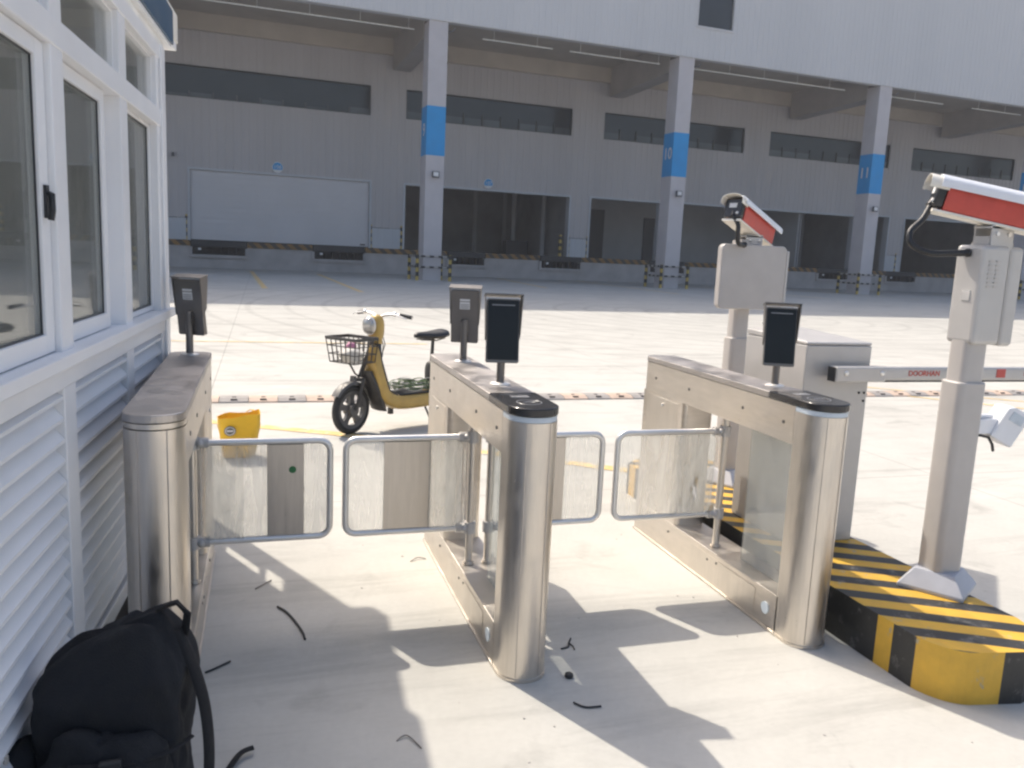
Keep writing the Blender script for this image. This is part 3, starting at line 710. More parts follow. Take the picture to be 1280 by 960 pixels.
def turnstile(cx, label, cap, wings):
    t = thing('turnstile', label, 'turnstile', (cx, Y_F, 0), 0, 'stainless steel swing turnstiles')
    q = MB(); q.prism(dshape(.09, 0, .15), .0, .952, 'z'); po = mesh_obj('front_post', q, 'steel', t, smooth=True)
    q = MB()
    for a in (62, 118):
        x = .0905 * math.cos(R(a)); y = .09 - .0905 * math.sin(R(a)); q.box(x - .0012, x + .0012, y - .0012, y + .0012, .02, .951)
    mesh_each('post_seam', q, 'steel_top', po)
    q = MB(); q.prism(dshape(.094, -.004, .15), 0, .012, 'z'); mesh_obj('post_foot', q, 'steel_side', po)
    h = MB()
    plan = [(.09, .151), (.09, 1.45)] + arc(.03, 1.46, .06, 0, 90, 6)[1:] + arc(-.03, 1.46, .06, 90, 180, 6) + [(-.09, .151)]
    h.prism(plan, .815, .972, 'z'); mesh_obj('housing', h, 'steel_side', t, bevel=.002)
    tp = MB()
    if cap:
        lb = MB(); lb.prism(dshape(.0885, .0015, .15), .953, .972, 'z'); mesh_obj('light_band', lb, 'led', t, smooth=True)
        plan2 = [(.0915, .335), (.0915, 1.45)] + arc(.0315, 1.46, .06, 0, 90, 6)[1:] + arc(-.0315, 1.46, .06, 90, 180, 6) + [(-.0915, .335)]
        c = MB(); n = 18
        c.prism([(.0925, .333), (-.0925, .333)] + [(-.0925 * math.cos(math.pi * i / n), .0905 - .0945 * math.sin(math.pi * i / n)) for i in range(n + 1)], .973, 1.004, 'z')
        rc = mesh_obj('reader_cap', c, 'black_cap', t, smooth=True, bevel=.005)
        ic = MB(); ic.tube([(.045 * math.cos(a), .13 + .045 * math.sin(a), 1.0042) for a in [2 * math.pi * i / 28 for i in range(28)]], .0018, 6, closed=True, flat=.4)
        for rr in (.018, .027): ic.tube([(rr * math.cos(a), .115 + rr * math.sin(a), 1.0042) for a in [R(30 + 120 * i / 12) for i in range(13)]], .0016, 6, flat=.4)
        ic.box(-.035, .035, .225, .262, 1.0036, 1.0048); ic.box(-.06, .06, .29, .294, 1.0036, 1.0048)
        mesh_each('reader_mark', ic, 'icon', rc)
    else:
        plan2 = dshape(.0915, -.0015, .15)[1:][::-1]
        plan2 = [(.0915, .15), (.0915, 1.45)] + arc(.0315, 1.46, .06, 0, 90, 6)[1:] + arc(-.0315, 1.46, .06, 90, 180, 6) + [(-.0915 * math.cos(math.pi * i / 18), .09 - .0915 * math.sin(math.pi * i / 18)) for i in range(19)]
        cc = MB(); cc.prism(dshape(.09, 0, .15), .956, .972, 'z'); mesh_obj('post_collar', cc, 'steel', t, smooth=True)
    tp.prism(plan2, .974, 1.0, 'z'); mesh_obj('top_plate', tp, 'steel_top', t, bevel=.003)
    e = MB(); e.prism(rrect(-.087, .087, 1.04, 1.52, .03), .17, .815, 'z'); ep = mesh_obj('end_post', e, 'steel_side', t, smooth=True)
    ed = MB()
    for sx in (-1, 1):
        x = sx * .088; ed.box(min(x, x - sx * .002), max(x, x - sx * .002) , 1.10, 1.45, .62, .80)
    mesh_obj('access_panel', ed, 'steel', ep, bevel=.002)
    lk = MB(); lk.cyl((-.0895, 1.27, .765), (-.094, 1.27, .765), .009, n=12); lk.cyl((.0895, 1.27, .765), (.094, 1.27, .765), .009, n=12); mesh_obj('panel_lock', lk, 'chrome', ep)
    b = MB(); b.prism([(-.09, .14), (.09, .14), (.09, 1.5), (-.09, 1.5)], .012, .17, 'z'); b.box(-.096, .096, .14, 1.51, 0, .012)
    bo_ = mesh_obj('plinth', b, 'steel_side', t, bevel=.003)
    for sx in (-1, 1):
        c = MB(); x = sx * .0905
        c.box(min(x, x + sx * .0015), max(x, x + sx * .0015), .30, .86, .03, .145); mesh_obj('plinth_cover', c, 'steel', bo_)
        v = MB(); v.cyl((x, .22, .09), (x + sx * .004, .22, .09), .026, n=18); mesh_obj('cable_hole_cap', v, 'led', bo_)
        for y, z in ((.62, .13), (.70, .12), (1.1, .12)):
            k = MB(); k.cyl((x, y, z), (x + sx * .004, y, z), .006, n=10); mesh_each('screw', k, 'dark_metal', bo_)
        for y in (.22, .52, 1.0, 1.36):
            k = MB(); k.cyl((sx * .09, y, .895), (sx * .093, y, .895), .0075, n=10); mesh_each('screw', k, 'dark_metal', t)
    gl = MB(); gl.box(-.004, .004, .151, .56, .172, .814); mesh_obj('infill_glass', gl, 'panel_glass', t)
    g2 = MB(); g2.box(.03, .038, .57, 1.039, .172, .814); 
    for wv in wings: wing(t, *wv)
    return t
turnstile(-.315, 'steel turnstile against the louvred booth, with a plain metal top', False, [(1, .055, .267 + .315, (.335, .478), True)])
turnstile(.91, 'middle steel turnstile with two face terminals and wings to both sides', True, [(-1, -.045, .33 - .91, (.487 - .91, .685 - .91)), (1, .04, 1.47 - .91, (1.13 - .91, 1.29 - .91))])
turnstile(2.13, 'steel turnstile beside the striped island, its one wing without metal plate', True, [(-1, -.035, 1.545 - 2.13)])

# ------------------------------------------------------------------ face terminals
def terminal(loc, rotz, label, tilt=-8):
    t = thing('face_terminal', label, 'face scanner', loc, rotz, 'face recognition terminals on posts')
    q = MB(); q.lathe([(.041, 0), (.041, .004), (.034, .007), (.020, .009)]); mesh_obj('flange', q, 'chrome', t, smooth=True)
    q = MB(); q.cyl((0, 0, .007), (0, 0, .20), .0165, n=18); mesh_obj('stalk', q, 'dark_metal', t, smooth=True)
    T = TR((0, -.028, .09)) @ RX(tilt)
    q = MB(); q.prism(rrect(-.066, .066, 0, .255, .008), -.014, .012, 'y', T); bd = mesh_obj('body', q, 'dark_metal', t, smooth=True, bevel=.002)
    q = MB(); q.prism(rrect(-.062, .062, .012, .25, .006), -.0155, -.0142, 'y', T); sc_ = mesh_obj('screen', q, 'black_gloss', t)
    q = MB(); q.box(-.046, .046, -.0163, -.0157, .228, .232, T); mesh_obj('camera_slot', q, 'icon', sc_)
    # hood: roof and two flared cheeks that run out half way down
    q = MB(); q.prism([(-.044, .2735), (.018, .268), (.018, .264), (-.044, .2695)], -.0775, .0775, 'x', T)
    for s in (-1, 1):
        ring = lambda o: [(s * (.067 + o + .003), .014, .263), (s * (.069 + o + .004), -.040, .268), (s * (.068 + o + .003), -.038, .235), (s * (.067 + o), -.018, .12), (s * (.066 + o), .014, .09)]
        q.loft([ring(0), ring(.004)], True, T)
    mesh_obj('sun_hood', q, 'dark_metal', t)
    q = MB(); q.box(-.024, .024, .0123, .0138, .165, .2, T); q.box(-.024, .024, .0123, .0138, .204, .214, T); lb = mesh_obj('rating_label', q, 'label', t)
    q = MB()
    for z in (.170, .178, .186): q.box(-.02, .02, .0139, .0144, z, z + .003, T)
    mesh_obj('label_print', q, 'print', lb)
    q = MB(); q.cyl((0, .0, .16), (0, -.02, .16), .014, n=12); q.box(-.018, .018, -.02, .012, .14, .19); mesh_obj('clamp', q, 'dark_metal', t)
    return t
terminal((.923, 3.13, 1.0), R(-10), 'face terminal with its dark screen towards us, on the middle turnstile')
terminal((.93, 3.80, 1.0), R(180 - 20), 'face terminal seen from behind at the far end of the middle turnstile')
terminal((-.315, 3.99, 1.0), R(180 - 30), 'face terminal seen from behind beside the booth corner')
terminal((2.165, 3.06, 1.0), R(-24), 'face terminal with its screen towards us, on the turnstile by the island')

# ------------------------------------------------------------------ striped traffic island
def island():
    out = [(2.79, 5.0), (2.9, 5.05)]
    pts = [(2.84, 4.62)] + [(2.80, 3.3), (2.80, 2.7)]
    # plan: left edge straight, rounded nose, right side beyond the frame
    nose = [(2.298, 4.75), (2.295, 2.52)] + [(2.45 - .155 * math.cos(R(a)), 2.29 - .20 * math.sin(R(a))) for a in range(10, 81, 10)]
    right = [(2.62, 2.06), (2.72, 2.09), (2.80, 2.17), (2.835, 2.30), (2.83, 2.55), (2.815, 3.3), (2.90, 4.0), (2.95, 4.55), (2.90, 4.78), (2.75, 4.88), (2.45, 4.88)]
    return nose + right
pl = island(); bm = bmesh.new()
lo_ = [bm.verts.new((x, y, 0)) for x, y in pl]; hi_ = [bm.verts.new((x, y, .2)) for x, y in pl]
bm.faces.new(hi_); n = len(pl)
for i in range(n): bm.faces.new((lo_[i], lo_[(i + 1) % n], hi_[(i + 1) % n], hi_[i]))
KS = .55; edges_s = [3.43 + .088 * i for i in range(-4, 34)]
nrm = Vector((KS, 1, 0)).normalized()
for s_ in edges_s:
    bmesh.ops.bisect_plane(bm, geom=bm.verts[:] + bm.edges[:] + bm.faces[:], plane_co=Vector((0, s_, 0)), plane_no=nrm)
for s_ in (3.702, 3.62, 3.51):
    bmesh.ops.bisect_plane(bm, geom=bm.verts[:] + bm.edges[:] + bm.faces[:], plane_co=Vector((0, s_, 0)), plane_no=nrm)
bmesh.ops.bisect_plane(bm, geom=bm.verts[:] + bm.edges[:] + bm.faces[:], plane_co=Vector((2.53, 0, 0)), plane_no=Vector((1, 0, 0)))
bmesh.ops.recalc_face_normals(bm, faces=bm.faces)
me = bpy.data.meshes.new('traffic_island')
for f_ in bm.faces:
    c = f_.calc_center_median(); s_ = c.y + KS * c.x; f_.material_index = int(math.floor((s_ - edges_s[0]) / .088)) % 2
    if abs(f_.normal.z) < .5 and c.y < 4.4 and c.x < 2.79:
        f_.material_index = 1 if c.x > 2.53 else (1 if s_ > 3.702 else 0 if s_ > 3.62 else 1 if s_ > 3.51 else 0)
bm.to_mesh(me); bm.free(); me.materials.append(M['yellow']); me.materials.append(M['black_paint'])
isl = bpy.data.objects.new('traffic_island', me); C.objects.link(isl)
tag(isl, 'raised concrete island painted with black and yellow stripes', 'traffic island')
bv = isl.modifiers.new('Bevel', 'BEVEL'); bv.width = .012; bv.segments = 2; bv.limit_method = 'ANGLE'; bv.angle_limit = R(50)
IZ = .2
# ------------------------------------------------------------------ camera posts
def base_cover(c, hw, ht, top, rot):
    T = TR((c[0], c[1], IZ)) @ RZ(rot); q = MB()
    q.loft([[(sx * hw, sy * hw, 0) for sx, sy in ((-1, -1), (1, -1), (1, 1), (-1, 1))], [(sx * hw, sy * hw, .016) for sx, sy in ((-1, -1), (1, -1), (1, 1), (-1, 1))],
            [(sx * top, sy * top, ht) for sx, sy in ((-1, -1), (1, -1), (1, 1), (-1, 1))]], True, T)
    return q
def camera_unit(loc, yaw, pitch, label, hose):
    t = thing('plate_camera', label, 'camera', loc, 0, 'number plate cameras with white hoods')
    T = RZ(yaw) @ RY(pitch)
    q = MB(); q.prism(rrect(-.056, .056, -.074, .045, .012), -.20, .20, 'x', T); mesh_obj('body', q, 'red', t, smooth=True)
    q = MB(); q.prism(rrect(-.059, .059, -.085, -.073, .005), -.235, .21, 'x', T); mesh_obj('body_base', q, 'trim_cream', t)
    # white curved hood, overhanging at both ends
    prof = [(-.074, .014)] + [(-.074 * math.cos(R(a)), .034 + .034 * math.sin(R(a))) for a in range(0, 181, 15)] + [(.074, .014)]
    inner = [(a * .93, b - .004 if b > .02 else b) for a, b in prof][::-1]
    q = MB(); q.prism(prof + inner, -.235, .26, 'x', T); hd = mesh_obj('hood', q, 'white_plastic', t, smooth=True)
    prof2 = [(a * .9, b - .006) for a, b in prof]; inner2 = [(a * .88, b - .009) for a, b in prof][::-1]
    q = MB(); q.prism(prof2 + inner2, -.275, -.20, 'x', T); mesh_obj('hood_liner', q, 'trim_cream', hd, smooth=True)
    q = MB(); q.prism(rrect(-.054, .054, -.066, .042, .014), -.240, -.202, 'x', T); mesh_obj('rear_cap', q, 'black_cap', t, smooth=True, bevel=.006)
    q = MB(); q.box(-.243, -.2405, -.02, .026, -.010, .016, T); q.blob((-.241, -.030, -.040), (.006, .010, .008), n=10, m=6, T=T); mesh_obj('cap_label', q, 'label', t)
    q = MB(); q.cyl((.20, 0, 0), (.215, 0, 0), .036, n=20, T=T); mesh_obj('lens_window', q, 'black_gloss', t, smooth=True)
    br = MB()
    for s in (-1, 1): br.box(-.055, .055, s * .040 - .003, s * .040 + .003, -.175, -.08)
    br.box(-.058, .058, -.036, .036, -.185, -.125); br.box(-.06, .06, -.043, .043, -.094, -.086); mesh_obj('bracket', br, 'silver_paint', t)
    for s in (-1, 1):
        q = MB(); q.cyl((.03, s * .043, -.115), (.03, s * .050, -.115), .009, n=8); q.cyl((-.03, s * .043, -.115), (-.03, s * .050, -.115), .009, n=8); mesh_each('bolt', q, 'chrome', t)
    h0 = T @ Vector((-.235, 0, -.05)); pts = [h0] + [Vector(p) - Vector(loc) for p in hose]
    # smooth the hose
    sm = []
    for i in range(len(pts) - 1):
        p0, p1, p2, p3 = pts[max(i - 1, 0)], pts[i], pts[i + 1], pts[min(i + 2, len(pts) - 1)]
        for j in range(8):
            u = j / 8; sm.append(.5 * ((2 * p1) + (p2 - p0) * u + (2 * p0 - 5 * p1 + 4 * p2 - p3) * u * u + (3 * p1 - p0 - 3 * p2 + p3) * u ** 3))
    sm.append(pts[-1])
    q = MB(); q.tube(sm, [.0125 + .0012 * (i % 2) for i in range(len(sm))], 10); mesh_obj('cable_hose', q, 'black', t, smooth=True)
    q = MB(); q.cyl(sm[0] + Vector((.015, 0, .015)), sm[2], .019, n=12); q.cyl(sm[-3], sm[-1], .017, n=12); mesh_obj('cable_gland', q, 'black_cap', t, smooth=True)
    return t
# near post
P1 = (2.762, 2.63)
p1 = thing('camera_post', 'grey camera post with vented control box, standing on the near end of the island', 'post', (P1[0], P1[1], IZ))
def wp(name, mb, mat, root, parent=None, **k): return mesh_obj(name, mb, mat, parent or root, root=root, **k)
wp('base_cover', base_cover(P1, .128, .085, .078, 33), 'cover_grey', p1, bevel=.004)
q = MB(); q.prism(rrect(P1[0] - .070, P1[0] + .070, P1[1] - .06, P1[1] + .06, .03), IZ + .08, 1.09, 'z'); wp('sleeve', q, 'post_paint', p1, smooth=True, bevel=.006)
q = MB(); q.prism(rrect(P1[0] - .056, P1[0] + .056, P1[1] - .05, P1[1] + .05, .025), 1.085, 1.30, 'z'); wp('pole', q, 'post_paint', p1, smooth=True)
q = MB(); q.box(2.705, 2.845, 2.56, 2.70, 1.245, 1.64); bx = wp('control_box', q, 'silver_paint', p1, bevel=.018, segs=3)
q = MB(); q.box(2.848, 2.918, 2.563, 2.697, 1.240, 1.637); wp('box_door', q, 'silver_paint', p1, bx, bevel=.018, segs=3)
q = MB()
for i in range(7):
    for j in range(2): q.box(2.735 + .035 * j, 2.757 + .035 * j, 2.556, 2.5605, 1.475 + .0165 * i, 1.481 + .0165 * i)
wp('vent_slots', q, 'post_paint', p1, bx)
q = MB(); q.box(2.701, 2.7065, 2.60, 2.64, 1.42, 1.46); wp('box_lock', q, 'chrome', p1, bx)
q = MB(); q.box(2.75, 2.88, 2.59, 2.67, 1.634, 1.652); wp('camera_mount', q, 'post_paint', p1)
# angled fill light on the post
q = MB(); q.box(2.828, 2.93, 2.59, 2.65, .872, .935); q.box(2.828, 2.92, 2.605, 2.635, .936, .95); arm = wp('light_arm', q, 'white_plastic', p1, bevel=.004)
T = TR((2.985, 2.61, .905)) @ RZ(-14) @ RY(28)
q = MB(); q.prism([(-.055, -.075), (.05, -.075), (.05, .055), (.03, .078), (-.03, .078), (-.055, .06)], -.05, .05, 'y', T); fl = wp('fill_light', q, 'white_plastic', p1, bevel=.006)
q = MB(); q.box(-.03, .03, -.0535, -.05, .02, .06, T); wp('lamp_window', q, 'led', p1, fl)
q = MB(); q.tube([(2.83, 2.60, .868), (2.86, 2.60, .864), (2.90, 2.60, .855), (2.925, 2.60, .825), (2.935, 2.60, .795)], .006, 8); wp('lamp_cable', q, 'black', p1, arm, smooth=True)
camera_unit((2.80, 2.615, 1.80), -32, 12, 'white hooded camera with red side at the top right, on the near post', [(2.55, 2.73, 1.735), (2.495, 2.73, 1.68), (2.495, 2.71, 1.63), (2.555, 2.68, 1.60), (2.64, 2.65, 1.603), (2.705, 2.63, 1.608)])
# far post
P2 = (2.725, 4.27)
p2 = thing('camera_post', 'grey camera post carrying a blank square panel, behind the turnstile by the island', 'post', (P2[0], P2[1], IZ))
wp('base_cover', base_cover(P2, .125, .085, .075, 30), 'cover_grey', p2, bevel=.004)
q = MB(); q.prism(rrect(P2[0] - .064, P2[0] + .064, P2[1] - .055, P2[1] + .055, .03), IZ + .08, 1.09, 'z'); wp('sleeve', q, 'post_paint', p2, smooth=True, bevel=.005)
q = MB(); q.prism(rrect(P2[0] - .052, P2[0] + .052, P2[1] - .045, P2[1] + .045, .025), 1.085, 1.67, 'z'); wp('pole', q, 'post_paint', p2, smooth=True)
q = MB(); q.prism(rrect(2.515, 2.945, 1.265, 1.635, .03), 4.165, 4.215, 'y'); bd = wp('panel_back', q, 'post_paint', p2, bevel=.006)
q = MB(); q.prism(rrect(2.545, 2.975, 1.262, 1.632, .03), 4.217, 4.30, 'y'); 
q = MB(); q.box(2.949, 2.968, 4.17, 4.25, 1.285, 1.61); wp('panel_edge', q, 'silver_paint', p2, bd, bevel=.006)
q = MB(); q.box(2.66, 2.79, 4.20, 4.30, 1.637, 1.66); wp('camera_mount', q, 'post_paint', p2)
camera_unit((2.745, 4.25, 1.775), 30, 17, 'white hooded camera with red side above the blank square panel', [(2.56, 4.10, 1.745), (2.565, 4.10, 1.69), (2.575, 4.11, 1.65), (2.60, 4.125, 1.634), (2.65, 4.155, 1.634)])
# wire basket and small dark box hung on the far post
bk = thing('wire_basket', 'small pale wire basket hung beside the far camera post', 'basket', (2.85, 4.27, .89))
q = MB()
for i in range(7):
    for y in (-.06, .06): q.tube([(-.058 + .0195 * i, y, 0), (-.058 + .0195 * i, y, .12)], .003, 6)
for z in (0, .04, .08, .12):
    q.tube([(-.06, -.06, z), (.06, -.06, z), (.06, .06, z), (-.06, .06, z)], .003, 6, closed=True)
mesh_obj('wire_grid', q, 'pale_wire', bk)
q = MB(); q.box(-.062, -.056, -.02, .02, .03, .11); mesh_obj('hook', q, 'pale_wire', bk)
bk2 = MB(); bk2.box(-.05, .05, -.05, .05, -.0, .13)
db = thing('junction_box', 'small black box hung low beside the far camera post', 'junction box', (2.93, 4.27, .80))
mesh_obj('case', bk2, 'black', db, bevel=.008); q = MB(); q.box(-.14, -.05, -.012, .012, .05, .075); mesh_obj('mount', q, 'black', db)

# ------------------------------------------------------------------ boom gate
bg_ = thing('boom_gate', 'grey barrier gate cabinet with a long pale boom across the lane', 'barrier gate', (2.6, 3.4, IZ))
X0, X1, YA, YB = 2.42, 2.785, 3.2, 3.70
q = MB(); q.box(X0, X1, YA, YB, IZ, 1.165); cb = wp('cabinet', q, 'silver_paint', bg_, bevel=.006)
q = MB()
q.loft([[(X0, YA, 1.167), (X1, YA, 1.167), (X1, YB, 1.167), (X0, YB, 1.167)],
        [(X0, YA, 1.18), (X1, YA, 1.18), (X1, YB, 1.195), (X0, YB, 1.195)],
        [(X0 + .05, YA + .18, 1.196), (X1 - .06, YA + .18, 1.196), (X1 - .08, YB - .06, 1.212), (X0 + .07, YB - .06, 1.212)]])
wp('top_cover', q, 'silver_paint', bg_, bevel=.010, segs=3)
q = MB(); q.cyl((2.50, 3.62, 1.19), (2.50, 3.62, 1.226), .016, n=12); q.box(2.46, 2.54, 3.605, 3.635, 1.222, 1.236); wp('cover_lock', q, 'chrome', bg_)
q = MB()
for x, z in ((2.735, .94), (2.765, .94), (2.765, .90)): q.cyl((x, YA - .0015, z), (x, YA - .004, z), .006, n=10)
wp('bolt_hole', q, 'black', bg_, cb)
q = MB(); q.box(2.52, 2.80, 3.105, 3.165, 1.005, 1.077); cl = wp('boom_clamp', q, 'silver_paint', bg_, bevel=.008)
q = MB(); q.cyl((2.66, 3.166, 1.04), (2.66, 3.2, 1.04), .028, n=20); wp('drive_shaft', q, 'dark_metal', bg_, cl)
for x in (2.575, 2.775):
    q = MB(); q.blob((x, 3.104, 1.048), (.013, .006, .013), n=14, m=8); wp('dome_bolt', q, 'chrome', bg_, cl, smooth=True)
q = MB(); q.box(2.516, 2.519, 3.11, 3.16, 1.008, 1.074); wp('end_cap', q, 'black', bg_, cl)
q = MB(); q.prism(rrect(3.118, 3.158, 1.010, 1.076, .012), 2.802, 6.2, 'x'); bm_ = wp('boom', q, 'silver_paint', bg_, smooth=True)
q = MB(); q.box(2.81, 6.19, 3.13, 3.146, 1.002, 1.011); wp('rubber_edge', q, 'black', bg_, bm_)
invg = bg_.matrix_basis.inverted()
for x in (3.03, 3.74, 4.45, 5.16):
    text_mesh('boom_lettering', 'DOORHAN', .036, 'red_text', bm_, invg @ TR((x, 3.1165, 1.045)) @ RX(90), .0005, .0006, 1.0)
for x in (3.50, 4.10, 4.80, 5.5):
    q = MB(); q.box(x - .028, x + .028, 3.1155, 3.1175, 1.025, 1.067); wp('red_reflector', q, 'red_text', bg_, bm_)

# ------------------------------------------------------------------ speed bump
sb = thing('speed_bump', 'low rubber speed bump of alternating grey and pale orange blocks crossing the yard', 'speed bump', (4, 8.23, 0))
M['bump_dark'] = pbr('faded_black_rubber', (.33, .305, .285), .8, 0, .2, 6, .3, 60)
M['bump_light'] = pbr('faded_yellow_rubber', (.55, .42, .33), .75, 0, .2, 6, .3, 60)
prof = [(-.15, .002), (.15, .002), (.14, .014), (.07, .036), (-.07, .036), (-.14, .014)]
x = -12.; i = 0
while x < 16:
    q = MB(); q.prism(prof, x + .003 - 4, x + .267 - 4, 'x')
    sg = mesh_obj('block', q, 'bump_dark' if i % 2 else 'bump_light', sb)
    if -2 < x < 10:
        k = MB(); k.cyl((x + .135 - 4, -.02, .034), (x + .135 - 4, -.02, .040), .022, n=10); k.box(x + .105 - 4, x + .165 - 4, -.115, -.095, .018, .034); mesh_obj('stud', k, 'bike_dark', sg)
    x += .27; i += 1

# ------------------------------------------------------------------ electric scooter (local +x is forward)
BH = 207.; bkw = Vector((.70, 6.66, 0))       # front wheel contact
ROT = R(BH)
hx = Vector((math.cos(ROT), math.sin(ROT), 0))
bike = thing('electric_scooter', 'mustard yellow electric scooter with a front wire basket, parked behind the turnstiles', 'scooter', bkw - hx * .62, ROT)
FW = .62; WRD = .205; STEER = 13.
S0 = Vector((FW - .09, 0, 0)); 
TS = TR((FW, 0, 0)) @ RZ(STEER) @ TR((-FW, 0, 0))      # steered assembly turns about the wheel's vertical
def wheel(mbx, c, T):
    t = MB(); n = 40; rings = []
    for k in range(n):
        a = 2 * math.pi * k / n; rad = Vector((math.cos(a), 0, math.sin(a))); cc = Vector(c) + rad * (WRD - .028)
        rings.append([tuple(cc + rad * (.028 * math.cos(2 * math.pi * j / 10)) + Vector((0, 1, 0)) * (.030 * math.sin(2 * math.pi * j / 10))) for j in range(10)])
    rings.append(rings[0]); t.loft(rings, False, T); ty = mesh_obj('wheel', t, 'rubber', bike, smooth=True)
    r = MB(); rings = []
    for k in range(n + 1):
        a = 2 * math.pi * k / n; rad = Vector((math.cos(a), 0, math.sin(a))); cc = Vector(c)
        rings.append([tuple(cc + rad * q_ + Vector((0, w_, 0))) for q_, w_ in ((.158, -.024), (.158, .024), (.128, .018), (.128, -.018))])
    r.loft(rings, False, T)
    for k in range(5):
        a = 2 * math.pi * k / 5 + .3; d = Vector((math.cos(a), 0, math.sin(a))); s = Vector((-math.sin(a), 0, math.cos(a))); cc = Vector(c)
        ring = lambda q_, w_, h_: [tuple(cc + d * q_ + s * w_ * e + Vector((0, h_ * f_, 0))) for e, f_ in ((-1, -1), (1, -1), (1, 1), (-1, 1))]
        r.loft([ring(.035, .034, .016), ring(.085, .021, .014), ring(.135, .034, .014)], True, T)
    r.cyl(Vector(c) + Vector((0, -.045, 0)), Vector(c) + Vector((0, .045, 0)), .05, n=20, T=T)
    mesh_obj('rim', r, 'bike_grey', ty, smooth=True)
    return ty
wheel(None, (FW, 0, WRD), TS); wheel(None, (-.48, 0, WRD), Matrix.Identity(4))
# fork, stem, fender (steered)
head = Vector((FW - .15, 0, .56)); fork_top = Vector((FW - .10, 0, .45))
q = MB()
for s in (-1, 1): q.tube([TS @ Vector((FW, s * .055, WRD)), TS @ Vector((FW - .05, s * .06, .36)), TS @ Vector((FW - .085, s * .055, .45))], [.013, .016, .018], 10)
q.tube([TS @ Vector((FW - .085, -.06, .45)), TS @ Vector((FW - .085, .06, .45))], .02, 10)
q.tube([TS @ Vector((FW - .085, 0, .44)), TS @ Vector((FW - .27, 0, .82))], .019, 12)
mesh_obj('fork', q, 'bike_dark', bike, smooth=True)
q = MB(); rings = []
for k in range(15):
    a = R(35 + 125 * k / 14); rad = Vector((math.cos(a), 0, math.sin(a))); cc = Vector((FW, 0, WRD))
    rings.append([tuple(cc + rad * (WRD + .022 + b) + Vector((0, w_, 0))) for w_, b in ((-.042, -.016), (-.034, .004), (0, .010), (.034, .004), (.042, -.016), (.034, -.002), (0, .004), (-.034, -.002))])
q.loft(rings, True, TS); q.prism([(-.03, 0), (.03, 0), (.02, .06), (-.02, .06)], -.012, .012, 'x', TS @ TR((FW - .02, 0, WRD * 2 + .012)))
mesh_obj('front_fender', q, 'bike_grey', bike, smooth=True)
# basket (steered)
q = MB(); bx0, bx1 = FW - .13, FW + .11
zb, zt = .60, .80
def bl(z):
    f = (z - zb) / (zt - zb); e = .02 * f
    return bx0 - .0, bx1 + e, .135 + .03 * f
for z in (zb, zb + .067, zb + .134, zt - .012, zt):
    a, b, w_ = bl(z); q.tube([(a, -w_, z), (b, -w_, z), (b, w_, z), (a, w_, z)], .0045 if z < zt - .02 else .008, 6, TS, closed=True)
for i in range(6):
    for s in (-1, 1):
        a0, b0, w0 = bl(zb); a1, b1, w1 = bl(zt); f = i / 5
        q.tube([(a0 + (b0 - a0) * f, s * w0, zb), (a1 + (b1 - a1) * f, s * w1, zt)], .0045, 6, TS)
for i in range(7):
    f = i / 6
    for e in (0, 1):
        r0, r1 = bl(zb), bl(zt); q.tube([(r0[e], -r0[2] + 2 * r0[2] * f, zb), (r1[e], -r1[2] + 2 * r1[2] * f, zt)], .0045, 6, TS)
    q.tube([(bx0, -.135 + .27 * f, zb), (bx1, -.135 + .27 * f, zb)], .0035, 6, TS)
bs = mesh_obj('basket', q, 'bike_dark', bike)
q = MB(); q.tube([(FW + .03, 0, zb - .004), (FW - .04, 0, .50), (FW - .09, 0, .47)], .008, 8, TS); mesh_obj('basket_stay', q, 'bike_dark', bs, smooth=True)
# handlebar, head cowl, lamp (steered)
hb = Vector((FW - 0.315, 0, .93))
q = MB(); q.tube([(FW - 0.285, 0, .80), (FW - 0.310, 0, .95)], .022, 12, TS)
q.tube([(FW - 0.320, 0, .95), (FW - 0.320, .08, .975), (FW - 0.330, .16, .985), (FW - 0.385, .30, .965)], .0115, 10, TS); q.tube([(FW - 0.320, 0, .95), (FW - 0.320, -.08, .975), (FW - 0.330, -.16, .985), (FW - 0.385, -.30, .965)], .0115, 10, TS)
hb_ = mesh_obj('handlebar', q, 'chrome', bike, smooth=True)
for s in (-1, 1):
    q = MB(); q.tube([(FW - 0.350, s * .20, .981), (FW - 0.385, s * .30, .966)], .017, 12, TS); mesh_obj('grip', q, 'black', hb_, smooth=True)
    q = MB(); q.tube([(FW - 0.300, s * .17, .985), (FW - 0.300, s * .24, .975), (FW - 0.320, s * .30, .955)], .006, 8, TS); q.blob((FW - 0.325, s * .165, .985), (.022, .02, .02), n=12, m=8, T=TS); mesh_obj('brake_lever', q, 'chrome', hb_, smooth=True)
q = MB(); q.blob((FW - 0.280, 0, .860), (.058, .072, .115), .75, 20, 14, T=TS); q.blob((FW - 0.290, 0, .76), (.045, .05, .06), .8, 16, 10, T=TS); mesh_obj('head_cowl', q, 'bike_yellow', bike, smooth=True)
q = MB(); q.blob((FW - 0.200, 0, .885), (.045, .062, .072), .85, 20, 14, T=TS); lm = mesh_obj('headlamp', q, 'headlamp', bike, smooth=True)
q = MB(); q.tube([(FW - 0.200 + .0, .064 * math.cos(a), .885 + .074 * math.sin(a)) for a in [2 * math.pi * i / 24 for i in range(24)]], .007, 6, TS, closed=True); mesh_obj('lamp_bezel', q, 'chrome', lm, smooth=True)
q = MB()
for y_, dx in ((.02, -.02), (-.02, .0), (.03, .02)): q.tube([(FW - 0.315 + dx, y_, .82), (FW - 0.345 + dx, y_ * 1.5, .72), (FW - 0.335, y_, .62), (FW - 0.285, y_ * .5, .56)], .004, 6, TS)
mesh_obj('control_cable', q, 'black', hb_, smooth=True)
